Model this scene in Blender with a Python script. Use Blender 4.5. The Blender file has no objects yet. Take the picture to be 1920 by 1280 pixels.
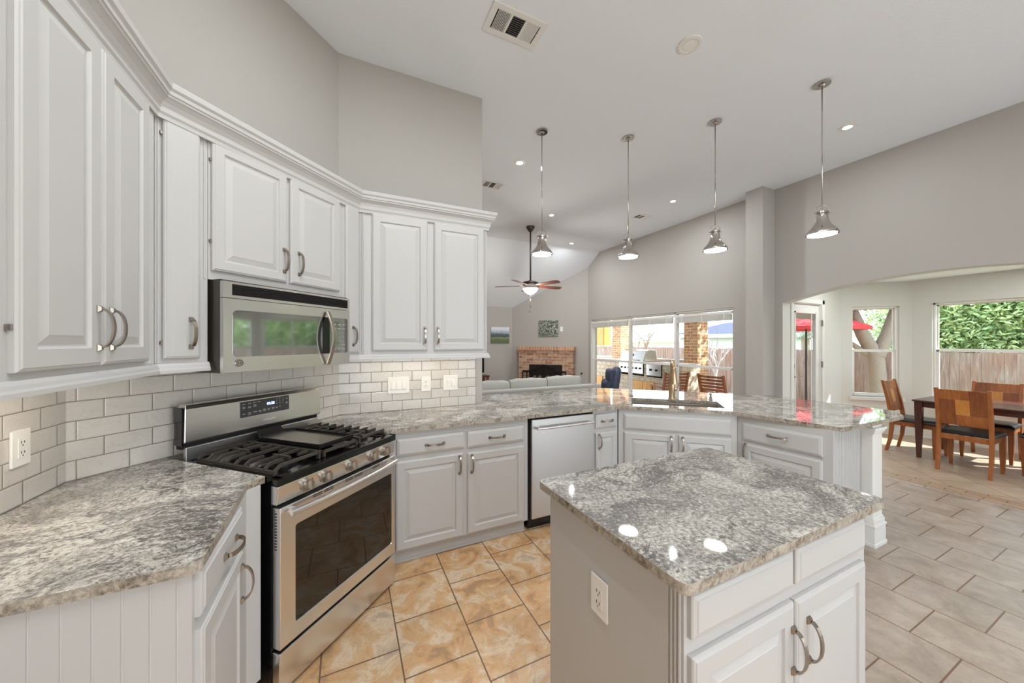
import bpy, bmesh, math, random
from mathutils import Vector, Matrix
from mathutils.geometry import tessellate_polygon
random.seed(7)
PI = math.pi
sc = bpy.context.scene
COL = sc.collection
ZF = -0.05            # floor level
ZC = 0.914            # counter top level
CEIL = 3.82

# ------------------------------------------------------------------ camera, world, sun, exposure
cam_d = bpy.data.cameras.new('camera'); cam = bpy.data.objects.new('camera', cam_d); COL.objects.link(cam)
cam.location = (0, 0, 1.5); cam.rotation_euler = (PI/2, 0, math.radians(-25.4))
cam_d.sensor_width = 36; cam_d.lens = 36*655/1920; cam_d.shift_y = 1/1920; cam_d.clip_start = 0.02; cam_d.clip_end = 200
sc.camera = cam
sc.view_settings.view_transform = 'Standard'; sc.view_settings.look = 'None'
sc.view_settings.gamma = 1; sc.view_settings.use_curve_mapping = False
sc.view_settings.exposure = 0.80
sc.cycles.use_denoising = True
sc.cycles.max_bounces = 10; sc.cycles.diffuse_bounces = 5; sc.cycles.glossy_bounces = 4
sc.cycles.transparent_max_bounces = 12; sc.cycles.transmission_bounces = 6
sc.cycles.sample_clamp_indirect = 6; sc.cycles.caustics_reflective = False; sc.cycles.caustics_refractive = False

world = bpy.data.worlds.new('sky'); sc.world = world; world.use_nodes = True
wn = world.node_tree; wn.nodes.clear()
w_out = wn.nodes.new('ShaderNodeOutputWorld'); w_bg = wn.nodes.new('ShaderNodeBackground')
w_tc = wn.nodes.new('ShaderNodeTexCoord'); w_sep = wn.nodes.new('ShaderNodeSeparateXYZ'); w_r = wn.nodes.new('ShaderNodeValToRGB')
wn.links.new(w_tc.outputs['Generated'], w_sep.inputs[0]); wn.links.new(w_sep.outputs['Z'], w_r.inputs[0])
w_r.color_ramp.elements[0].position = 0.0; w_r.color_ramp.elements[0].color = (0.90, 0.95, 1.0, 1)
w_r.color_ramp.elements[1].position = 0.7; w_r.color_ramp.elements[1].color = (0.62, 0.76, 1.0, 1)
wn.links.new(w_r.outputs[0], w_bg.inputs['Color']); w_bg.inputs['Strength'].default_value = 3.2
wn.links.new(w_bg.outputs[0], w_out.inputs['Surface'])

def add_light(name, typ, loc, energy, color=(1, 1, 1), size=0.1, size_y=None, direction=(0, 0, -1), spread=None, shape='DISK'):
    d = bpy.data.lights.new(name, typ); d.energy = energy; d.color = color
    if typ == 'AREA':
        d.shape = 'RECTANGLE' if size_y else shape; d.size = size
        if size_y: d.size_y = size_y
        if spread: d.spread = spread
    elif typ in ('POINT', 'SPOT'): d.shadow_soft_size = size
    o = bpy.data.objects.new(name, d); COL.objects.link(o); o.location = loc
    o.rotation_euler = Vector(direction).to_track_quat('-Z', 'Y').to_euler()
    return o
_e, _a = math.radians(42), math.radians(40)
sun = add_light('sun', 'SUN', (12, -6, 12), 8.0, (1.0, 0.98, 0.95), direction=(-math.cos(_e)*math.cos(_a), math.cos(_e)*math.sin(_a), -math.sin(_e)))
sun.data.angle = 0.01

# recessed ceiling cans: (x, y) seen in the photo, then unseen ones added to brighten the kitchen
CANS = [(2.027, 4.044), (3.39, 5.458), (4.792, 6.818), (4.866, 4.061), (4.888, 1.853)]
FILL_CANS = [(0.1, 1.45), (1.35, 0.95), (0.6, -1.3), (2.4, -0.9), (1.0, -0.2)]
PENDANTS = [(1.947, 3.333), (2.894, 3.017), (3.51, 2.405), (3.862, 1.64)]
NOOK_FILL = [(6.9, 2.4), (7.6, 1.1), (6.9, 0.2)]  # cans out of view, added to brighten the nook
CAN_W, CAN_COL = 12, (0.92, 0.97, 1.0)

# ------------------------------------------------------------------ materials
def lin(r, g, b):
    f = lambda c: (c/255/12.92) if c/255 <= 0.04045 else ((c/255+0.055)/1.055)**2.4
    return (f(r), f(g), f(b), 1)
class NT:
    def __init__(s, name):
        s.m = bpy.data.materials.new(name); s.m.use_nodes = True; s.t = s.m.node_tree; s.t.nodes.clear()
        s.out = s.n('OutputMaterial'); s.p = s.n('BsdfPrincipled'); s.l(s.p.outputs[0], s.out.inputs['Surface'])
    def n(s, t, **k):
        nd = s.t.nodes.new('ShaderNode'+t)
        for a, v in k.items(): setattr(nd, a, v)
        return nd
    def l(s, a, b): s.t.links.new(a, b)
    def set(s, **k):
        for a, v in k.items(): s.p.inputs[a.replace('_', ' ')].default_value = v
        return s
    def coord(s, kind='Object', scale=(1, 1, 1), loc=(0, 0, 0), rot=(0, 0, 0)):
        tc = s.n('TexCoord'); mp = s.n('Mapping'); s.l(tc.outputs[kind], mp.inputs[0])
        mp.inputs['Scale'].default_value = scale; mp.inputs['Location'].default_value = loc; mp.inputs['Rotation'].default_value = rot
        return mp.outputs[0]
    def noise(s, vec, scale, detail=4, rough=0.6, dist=0.0):
        n = s.n('TexNoise'); s.l(vec, n.inputs['Vector']); n.inputs['Scale'].default_value = scale
        n.inputs['Detail'].default_value = detail; n.inputs['Roughness'].default_value = rough; n.inputs['Distortion'].default_value = dist
        return n
    def ramp(s, fac, stops, interp='LINEAR'):
        r = s.n('ValToRGB'); s.l(fac, r.inputs[0]); r.color_ramp.interpolation = interp
        e = r.color_ramp.elements
        while len(e) < len(stops): e.new(0.5)
        for i, (p, c) in enumerate(stops):
            e[i].position = p; e[i].color = c if len(c) == 4 else (*c, 1)
        return r.outputs[0]
    def mix(s, f, a, b, mode='MIX'):
        m = s.n('Mix', data_type='RGBA', blend_type=mode)
        for sock, v in ((m.inputs[0], f), (m.inputs[6], a), (m.inputs[7], b)):
            if hasattr(v, 'node') or hasattr(v, 'links'): s.l(v, sock)
            else: sock.default_value = v
        return m.outputs[2]
    def math(s, op, a, b=0.5):
        m = s.n('Math', operation=op)
        for sock, v in ((m.inputs[0], a), (m.inputs[1], b)):
            if hasattr(v, 'links'): s.l(v, sock)
            else: sock.default_value = v
        return m.outputs[0]
    def bump(s, h, strength=0.2, dist=0.01):
        b = s.n('Bump'); s.l(h, b.inputs['Height']); b.inputs['Strength'].default_value = strength; b.inputs['Distance'].default_value = dist
        s.l(b.outputs[0], s.p.inputs['Normal']); return b
def plain(name, rgb, rough=0.5, metal=0.0, bump=None, **k):
    t = NT(name); t.set(Base_Color=lin(*rgb), Roughness=rough, Metallic=metal, **k)
    if bump:
        v = t.coord(); n = t.noise(v, bump[0], 3); t.bump(n.outputs[0], bump[1], bump[2] if len(bump) > 2 else 0.004)
    return t.m

M = {}
M['cab'] = plain('cabinet_paint', (190, 188, 186), 0.38, bump=(60, 0.03))
M['trim'] = plain('trim_paint', (228, 226, 221), 0.4)
M['wall'] = plain('wall_paint_grey', (176, 171, 165), 0.85, bump=(90, 0.25, 0.003))
M['wallp'] = plain('wall_pale', (212, 211, 204), 0.85, bump=(90, 0.2, 0.003))  # paler wall tone for the nook, jambs, bar and eaves
M['ceil'] = plain('ceiling_paint', (233, 236, 241), 0.9, bump=(70, 0.5, 0.004))
M['black'] = plain('black_enamel', (14, 14, 15), 0.12)
M['dark'] = plain('dark_gap', (12, 11, 10), 0.8)
M['iron'] = plain('cast_iron', (74, 68, 62), 0.5, 0.3, bump=(150, 0.15, 0.002))
M['ironblk'] = plain('black_iron', (22, 21, 21), 0.45, 0.5)
M['nickel'] = plain('brushed_nickel', (168, 158, 146), 0.3, 1.0)
M['chrome'] = plain('polished_nickel', (192, 187, 181), 0.10, 1.0)
M['bronze'] = plain('faucet_bronze', (186, 158, 126), 0.28, 1.0)
M['whitep'] = plain('white_plastic', (236, 234, 229), 0.35)
M['slot'] = plain('receptacle_slot', (60, 52, 48), 0.6)
M['leather'] = plain('black_leather', (34, 31, 32), 0.3, bump=(200, 0.15, 0.002))
M['navy'] = plain('navy_leather', (48, 54, 78), 0.45, bump=(60, 0.3, 0.004))
M['tablewd'] = plain('table_wood', (82, 48, 40), 0.25)
M['bladewd'] = plain('fan_blade_wood', (92, 52, 38), 0.4)
M['fanmetal'] = plain('fan_bronze', (78, 70, 66), 0.35, 0.8)
M['red'] = plain('red_canvas', (226, 60, 66), 0.8)
M['conc'] = plain('patio_concrete', (182, 177, 168), 0.9, bump=(30, 0.2))
M['valve'] = plain('valve_brass', (90, 78, 66), 0.4, 0.8)
M['hose'] = plain('garden_hose', (180, 200, 196), 0.5)
M['roofg'] = plain('roof_shingle', (66, 68, 84), 0.9, bump=(12, 0.5, 0.02))
M['roofb'] = plain('roof_shingle_brown', (170, 150, 140), 0.9, bump=(12, 0.5, 0.02))
M['siding'] = plain('pale_siding', (222, 214, 202), 0.8)
M['glassdark'] = plain('dark_glass', (20, 18, 16), 0.05)
M['rockred'] = plain('firebox_soot', (34, 24, 20), 0.9)
M['stone_small'] = plain('pewter', (150, 140, 128), 0.4, 0.5)

def emit(name, rgb, strength):
    t = NT(name); t.set(Base_Color=(0.9, 0.9, 0.88, 1), Roughness=0.5, Emission_Color=(*rgb, 1), Emission_Strength=strength); return t.m
M['lamp'] = emit('lamp_diffuser', (1.0, 0.95, 0.88), 14)
M['canlamp'] = emit('can_lens', (1.0, 0.96, 0.9), 22)
M['fanlamp'] = emit('fan_bowl_glass', (1.0, 0.97, 0.9), 3.0)
M['blue'] = emit('blue_digits', (0.25, 0.35, 1.0), 4)
M['ucl'] = emit('under_cabinet_strip', (1.0, 0.88, 0.7), 2)

def steel(name, base=(196, 192, 186), r=0.24, axis=2):
    t = NT(name); sc3 = [2, 2, 2]; sc3[axis] = 600
    v = t.coord(scale=tuple(sc3)); n = t.noise(v, 3.0, 2)
    t.set(Metallic=1.0, Base_Color=lin(*base))
    t.l(t.ramp(n.outputs[0], [(0.2, (r-0.02,)*3), (0.8, (r+0.04,)*3)]), t.p.inputs['Roughness'])
    return t.m
M['steel'] = steel('brushed_steel', (224, 223, 222))
M['steeldk'] = steel('brushed_steel_soft', (206, 205, 204), 0.34)

t = NT('window_glass'); tr = t.n('BsdfTransparent'); gl = t.n('BsdfGlossy'); fr = t.n('Fresnel'); mx = t.n('MixShader')
gl.inputs['Roughness'].default_value = 0.02; fr.inputs[0].default_value = 1.35
geo = t.n('NewGeometry'); t.l(t.math('MULTIPLY', fr.outputs[0], t.math('SUBTRACT', 1.0, geo.outputs['Backfacing'])), mx.inputs[0]); t.l(tr.outputs[0], mx.inputs[1]); t.l(gl.outputs[0], mx.inputs[2]); t.l(mx.outputs[0], t.out.inputs['Surface'])
tr.inputs[0].default_value = (0.96, 0.98, 0.98, 1); M['glass'] = t.m

# oven / microwave glass: black, mirror like
t = NT('black_door_glass'); t.set(Base_Color=(0.010, 0.008, 0.006, 1), Roughness=0.03, IOR=1.6); M['ovenglass'] = t.m
t = NT('microwave_glass'); t.set(Base_Color=(0.03, 0.035, 0.035, 1), Roughness=0.05, IOR=3.6); M['mwglass'] = t.m

# granite
def granite(name, tones):
    t = NT(name); g = t.coord(scale=(1, 1, 1))
    w1 = t.noise(g, 1.1, 3, 0.5); w2 = t.noise(g, 2.6, 3, 0.55)
    s1 = t.n('VectorMath', operation='SUBTRACT'); t.l(w1.outputs[1], s1.inputs[0]); s1.inputs[1].default_value = (0.5, 0.5, 0.5)
    m1 = t.n('VectorMath', operation='SCALE'); t.l(s1.outputs[0], m1.inputs[0]); m1.inputs['Scale'].default_value = 1.9
    s2 = t.n('VectorMath', operation='SUBTRACT'); t.l(w2.outputs[1], s2.inputs[0]); s2.inputs[1].default_value = (0.5, 0.5, 0.5)
    m2 = t.n('VectorMath', operation='SCALE'); t.l(s2.outputs[0], m2.inputs[0]); m2.inputs['Scale'].default_value = 0.6
    a1 = t.n('VectorMath', operation='ADD'); t.l(g, a1.inputs[0]); t.l(m1.outputs[0], a1.inputs[1])
    a2 = t.n('VectorMath', operation='ADD'); t.l(a1.outputs[0], a2.inputs[0]); t.l(m2.outputs[0], a2.inputs[1])
    mp = t.n('Mapping'); t.l(a2.outputs[0], mp.inputs[0]); mp.inputs['Rotation'].default_value = (0, 0, math.radians(25)); mp.inputs['Scale'].default_value = (1.0, 2.6, 1)
    band = t.noise(mp.outputs[0], 2.0, 6, 0.55)
    vein = t.noise(mp.outputs[0], 2.4, 5, 0.5)
    vein2 = t.noise(mp.outputs[0], 5.5, 4, 0.5)
    ridge = t.math('ABSOLUTE', t.math('SUBTRACT', vein.outputs[0], 0.5), 0)
    ridge2 = t.math('ABSOLUTE', t.math('SUBTRACT', vein2.outputs[0], 0.52), 0)
    speck = t.noise(g, 85, 5, 0.8); grain = t.noise(mp.outputs[0], 34, 6, 0.8)
    base = t.ramp(band.outputs[0], [(p_, lin(*c_)) for p_, c_ in zip((0.36, 0.46, 0.54, 0.66), tones)])
    msk = t.noise(g, 1.7, 3, 0.5); mk = t.ramp(msk.outputs[0], [(0.38, (0.1,)*3), (0.54, (1,)*3)])
    dark = t.math('MULTIPLY', t.ramp(ridge, [(0.0, (1,)*3), (0.010, (0.9,)*3), (0.022, (0.45,)*3), (0.06, (0.2,)*3), (0.10, (0,)*3)]), mk)
    dark2 = t.math('MULTIPLY', t.ramp(ridge2, [(0.0, (0.6,)*3), (0.012, (0.3,)*3), (0.03, (0,)*3)]), t.math('ADD', mk, 0.25))
    zone = t.math('MAXIMUM', dark, dark2)
    # dark flecks gather along the veins and thin out elsewhere
    gthr = t.math('ADD', t.math('MULTIPLY', zone, 0.16), -0.0)
    gr = t.ramp(t.math('SUBTRACT', grain.outputs[0], gthr), [(0.37, (0.9,)*3), (0.465, (0,)*3)])
    col = t.mix(t.math('MULTIPLY', zone, 0.75), base, lin(92, 90, 93))
    core = t.math('MULTIPLY', t.ramp(ridge, [(0.0, (1,)*3), (0.004, (0.8,)*3), (0.012, (0,)*3)]), mk)
    col = t.mix(core, col, lin(58, 56, 58))
    col = t.mix(gr, col, lin(86, 84, 82))
    sp = t.ramp(t.math('SUBTRACT', speck.outputs[0], t.math('MULTIPLY', zone, 0.08)), [(0.41, (0.75,)*3), (0.48, (0,)*3)])
    col = t.mix(sp, col, lin(92, 86, 80))
    wh = t.ramp(speck.outputs[0], [(0.55, (0,)*3), (0.63, (0.5,)*3)])
    col = t.mix(wh, col, lin(238, 234, 226))
    t.l(col, t.p.inputs['Base Color']); t.set(Roughness=0.035, IOR=1.6); return t.m
M['granite'] = granite('granite_light_slab', ((140, 136, 132), (176, 171, 163), (198, 193, 184), (214, 209, 200)))
M['granite_dark'] = granite('granite_island_slab', ((118, 114, 110), (148, 143, 136), (170, 165, 156), (190, 185, 176)))
def granite_edge():
    t = NT('granite_chiselled_edge'); g = t.coord(); n1 = t.noise(g, 60, 5, 0.75); n2 = t.noise(g, 9, 3)
    c = t.ramp(n1.outputs[0], [(0.34, lin(48, 42, 38)), (0.46, lin(122, 108, 94)), (0.6, lin(176, 166, 150))])
    c2 = t.mix(t.ramp(n2.outputs[0], [(0.4, (0,)*3), (0.6, (0.45,)*3)]), c, lin(196, 188, 176))
    t.l(c2, t.p.inputs['Base Color']); t.set(Roughness=0.3); t.bump(n1.outputs[0], 0.5, 0.004); return t.m
M['gredge'] = granite_edge()

def bricks(name, c1, c2, mortar, w, h, ms, coordspec, off=0.5, rough=0.8, bumpd=0.01, bias=0.0, noise_amt=0.35, noise_scale=9, extra=None, spec=None, mortar_smooth=0.1):
    t = NT(name); v = t.coord(**coordspec); b = t.n('TexBrick'); t.l(v, b.inputs['Vector'])
    b.offset = off; b.offset_frequency = 2; b.squash = 1.0
    b.inputs['Scale'].default_value = 1; b.inputs['Brick Width'].default_value = w; b.inputs['Row Height'].default_value = h
    b.inputs['Mortar Size'].default_value = ms; b.inputs['Mortar Smooth'].default_value = mortar_smooth; b.inputs['Bias'].default_value = bias
    b.inputs['Color1'].default_value = c1; b.inputs['Color2'].default_value = c2; b.inputs['Mortar'].default_value = mortar
    col = b.outputs[0]
    if extra: col = extra(t, b)
    elif noise_amt:
        n = t.noise(t.coord(), noise_scale, 6, 0.7)
        dk = t.ramp(n.outputs[0], [(0.3, (1-noise_amt,)*3), (0.7, (1+noise_amt*0.3,)*3)])
        col = t.mix(1.0, b.outputs[0], dk, 'MULTIPLY')
    t.l(col, t.p.inputs['Base Color']); t.set(Roughness=rough)
    inv = t.math('SUBTRACT', 1.0, b.outputs[1]); t.bump(inv, 0.6, bumpd); return t
XZ = dict(rot=(PI/2, 0, 0))      # object X-Z plane onto texture X-Y
def subway(name, locx, locz):
    def ex(t, b):
        v = t.coord(); n = t.noise(v, 7, 6, 0.62, 1.5)
        r = t.math('ABSOLUTE', t.math('SUBTRACT', n.outputs[0], 0.5), 0)
        f = t.ramp(r, [(0.0, (0.35,)*3), (0.02, (0.0,)*3)])
        return t.mix(f, b.outputs[0], lin(182, 178, 172))
    # texture y = z + const ; tile rows start at the counter
    t = NT(name); tc = t.n('TexCoord'); sp = t.n('SeparateXYZ'); cb = t.n('CombineXYZ')
    t.l(tc.outputs['Object'], sp.inputs[0]); t.l(t.math('ADD', sp.outputs[0], locx), cb.inputs[0]); t.l(t.math('ADD', sp.outputs[2], locz), cb.inputs[1])
    b = t.n('TexBrick'); t.l(cb.outputs[0], b.inputs['Vector']); b.offset = 0.5; b.offset_frequency = 2
    for k, v in (('Scale', 1), ('Brick Width', 0.166), ('Row Height', 0.0835), ('Mortar Size', 0.0021), ('Mortar Smooth', 0.15)): b.inputs[k].default_value = v
    b.inputs['Color1'].default_value = lin(212, 207, 200); b.inputs['Color2'].default_value = lin(204, 199, 192); b.inputs['Mortar'].default_value = lin(138, 126, 118)
    t.l(ex(t, b), t.p.inputs['Base Color']); t.set(Roughness=0.12)
    # softer height for the cushioned tile edge
    b2 = t.n('TexBrick'); t.l(cb.outputs[0], b2.inputs['Vector']); b2.offset = 0.5; b2.offset_frequency = 2
    for k, v in (('Scale', 1), ('Brick Width', 0.166), ('Row Height', 0.0835), ('Mortar Size', 0.007), ('Mortar Smooth', 1.0)): b2.inputs[k].default_value = v
    t.bump(t.math('SUBTRACT', 1.0, b2.outputs[1]), 0.5, 0.004)
    return t.m
BR_C = dict(c1=lin(204, 164, 134), c2=lin(158, 108, 84), mortar=lin(196, 178, 158))

def wood(name, c1, c2, scale=(30, 30, 3), rough=0.4):
    t = NT(name); v = t.coord(scale=scale); n = t.noise(v, 1.0, 5, 0.6, 0.6)
    t.l(t.ramp(n.outputs[0], [(0.3, c1), (0.7, c2)]), t.p.inputs['Base Color']); t.set(Roughness=rough); return t.m
M['chairwd'] = wood('chair_wood', lin(134, 76, 38), lin(172, 104, 54), rough=0.35)
M['chairwd2'] = wood('chair_wood_gold', lin(184, 118, 52), lin(206, 142, 70), rough=0.35)
M['chairwd3'] = wood('chair_wood_deep', lin(116, 62, 32), lin(146, 84, 44), rough=0.35)
M['patiowd'] = wood('patio_chair_wood', lin(120, 62, 36), lin(186, 110, 62), rough=0.5)
M['cedar'] = wood('cedar_door', lin(200, 138, 66), lin(226, 172, 100), (40, 40, 2), 0.6)

def fence_mat():
    t = NT('weathered_fence'); v = t.coord(scale=(1, 1, 1)); n = t.noise(t.coord(scale=(9, 9, 0.8)), 2.0, 6, 0.65, 0.5)
    n2 = t.noise(v, 1.3, 3)
    c = t.ramp(n.outputs[0], [(0.3, lin(112, 90, 80)), (0.5, lin(152, 132, 120)), (0.72, lin(182, 170, 160))])
    c = t.mix(t.ramp(n2.outputs[0], [(0.4, (0,)*3), (0.65, (0.5,)*3)]), c, lin(156, 116, 98))
    t.l(c, t.p.inputs['Base Color']); t.set(Roughness=0.9); return t.m
M['fence'] = fence_mat()
def leaf_mat(name, a, b):
    t = NT(name); n = t.noise(t.coord(), 3.0, 4); t.l(t.ramp(n.outputs[0], [(0.35, a), (0.65, b)]), t.p.inputs['Base Color']); t.set(Roughness=0.5); return t.m
M['leaf'] = leaf_mat('leaf_green', lin(134, 166, 104), lin(216, 228, 160))
M['leaf2'] = leaf_mat('leaf_grey_green', lin(112, 142, 124), lin(180, 200, 176))
M['bark'] = plain('tree_bark', (150, 136, 122), 0.9, bump=(25, 0.8, 0.02))
M['barkw'] = plain('pale_bark', (206, 200, 196), 0.9)
M['grass'] = leaf_mat('lawn', lin(120, 128, 84), lin(176, 170, 120))
def sofa_mat():
    t = NT('sofa_fabric'); n = t.noise(t.coord(), 220, 2); t.l(t.ramp(n.outputs[0], [(0.35, lin(152, 151, 146)), (0.65, lin(184, 183, 177))]), t.p.inputs['Base Color'])
    t.set(Roughness=0.95); t.bump(n.outputs[0], 0.3, 0.002); return t.m
M['sofa'] = sofa_mat()
def painting(name, kind):
    t = NT(name); tc = t.n('TexCoord'); g = tc.outputs['Generated']; sp = t.n('SeparateXYZ'); t.l(g, sp.inputs[0])
    if kind == 'mountain':
        n = t.noise(g, 6, 5, 0.6)
        h = t.math('ADD', sp.outputs[2], t.math('MULTIPLY', t.math('SUBTRACT', n.outputs[0], 0.5), 0.35))
        c = t.ramp(h, [(0.2, lin(92, 104, 70)), (0.33, lin(128, 140, 104)), (0.42, lin(62, 74, 66)), (0.58, lin(96, 108, 112)), (0.66, lin(158, 170, 188)), (0.85, lin(214, 220, 226))])
    else:
        n = t.noise(t.coord(scale=(1, 0.01, 1)), 26, 4, 0.75, 1.2)
        c = t.ramp(n.outputs[0], [(0.40, lin(24, 24, 22)), (0.47, lin(66, 76, 52)), (0.51, lin(136, 150, 74)), (0.55, lin(106, 98, 150)), (0.61, lin(214, 212, 206))])
    t.l(c, t.p.inputs['Base Color']); t.set(Roughness=0.6); return t.m

# floor tile: 13 inch squares laid in a half-offset bond
def floor_mat():
    t = NT('floor_tile'); tc = t.n('TexCoord'); sp = t.n('SeparateXYZ'); cb = t.n('CombineXYZ'); t.l(tc.outputs['Object'], sp.inputs[0])
    P = 0.3539
    t.l(t.math('ADD', sp.outputs[1], -2.015+P*20), cb.inputs[0]); t.l(t.math('ADD', sp.outputs[0], -0.597+P*20), cb.inputs[1])
    b = t.n('TexBrick'); t.l(cb.outputs[0], b.inputs['Vector']); b.offset = 0.5; b.offset_frequency = 2
    for k, v in (('Scale', 1), ('Brick Width', P), ('Row Height', P), ('Mortar Size', 0.0038), ('Mortar Smooth', 0.1)): b.inputs[k].default_value = v
    b.inputs['Color1'].default_value = (0, 0, 0, 1); b.inputs['Color2'].default_value = (1, 1, 1, 1); b.inputs['Mortar'].default_value = (0.5, 0.5, 0.5, 1)
    o = tc.outputs['Object']
    n = t.noise(o, 5.5, 7, 0.62, 0.6); n2 = t.noise(o, 2.2, 3, 0.5); n3 = t.noise(o, 38, 5, 0.7); nv = t.noise(o, 9, 6, 0.6, 1.2)
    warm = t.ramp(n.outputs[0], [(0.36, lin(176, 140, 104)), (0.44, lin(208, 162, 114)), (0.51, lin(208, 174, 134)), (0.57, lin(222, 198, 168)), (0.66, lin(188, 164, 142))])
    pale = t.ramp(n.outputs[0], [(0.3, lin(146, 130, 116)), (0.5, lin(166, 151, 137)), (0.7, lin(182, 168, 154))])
    # warm lamp light painted into the kitchen aisle tiles, along with stronger mottling
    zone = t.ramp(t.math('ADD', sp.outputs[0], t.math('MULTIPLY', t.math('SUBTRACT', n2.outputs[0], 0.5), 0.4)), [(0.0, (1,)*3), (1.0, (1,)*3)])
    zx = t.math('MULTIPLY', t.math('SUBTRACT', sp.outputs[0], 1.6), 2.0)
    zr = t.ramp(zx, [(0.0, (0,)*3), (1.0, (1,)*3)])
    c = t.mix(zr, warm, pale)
    rv = t.math('ABSOLUTE', t.math('SUBTRACT', nv.outputs[0], 0.5), 0)
    c = t.mix(t.ramp(rv, [(0.0, (0.28,)*3), (0.012, (0,)*3)]), c, lin(120, 92, 66))
    c = t.mix(t.ramp(n3.outputs[0], [(0.3, (0.18,)*3), (0.45, (0,)*3)]), c, lin(134, 104, 76))
    tint = t.ramp(b.outputs[0], [(0.0, (0.93, 0.93, 0.93)), (1.0, (1.05, 1.04, 1.03))])
    c = t.mix(1.0, c, tint, 'MULTIPLY')
    c = t.mix(b.outputs[1], c, lin(116, 88, 66))
    t.l(c, t.p.inputs['Base Color'])
    t.l(t.ramp(n.outputs[0], [(0.3, (0.3,)*3), (0.7, (0.42,)*3)]), t.p.inputs['Roughness'])
    h = t.math('ADD', t.math('SUBTRACT', 1.0, b.outputs[1]), t.math('MULTIPLY', n.outputs[0], 0.25))
    t.bump(h, 0.35, 0.004); return t.m
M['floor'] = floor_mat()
def diag_floor():
    t = NT('floor_tile_diagonal'); v = t.coord(rot=(0, 0, math.radians(45)))
    b = t.n('TexBrick'); t.l(v, b.inputs['Vector']); b.offset = 0.0
    for k, q in (('Scale', 1), ('Brick Width', 0.3539), ('Row Height', 0.3539), ('Mortar Size', 0.0038)): b.inputs[k].default_value = q
    b.inputs['Color1'].default_value = lin(188, 166, 144); b.inputs['Color2'].default_value = lin(178, 156, 134); b.inputs['Mortar'].default_value = lin(124, 100, 80)
    n = t.noise(t.coord(), 5.5, 6); c = t.mix(1.0, b.outputs[0], t.ramp(n.outputs[0], [(0.3, (0.86,)*3), (0.7, (1.06,)*3)]), 'MULTIPLY')
    t.l(c, t.p.inputs['Base Color']); t.set(Roughness=0.36); t.bump(t.math('SUBTRACT', 1.0, b.outputs[1]), 0.3, 0.003); return t.m
M['floord'] = diag_floor()
def mosaic():
    t = NT('floor_border_tile'); v = t.coord(rot=(0, 0, PI/2))
    b = t.n('TexBrick'); t.l(v, b.inputs['Vector']); b.offset = 0.5
    for k, q in (('Scale', 1), ('Brick Width', 0.25), ('Row Height', 0.0834), ('Mortar Size', 0.004)): b.inputs[k].default_value = q
    b.inputs['Color1'].default_value = lin(176, 152, 128); b.inputs['Color2'].default_value = lin(160, 132, 106); b.inputs['Mortar'].default_value = lin(110, 84, 64)
    t.l(b.outputs[0], t.p.inputs['Base Color']); t.set(Roughness=0.36); return t.m
M['border'] = mosaic()

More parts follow.
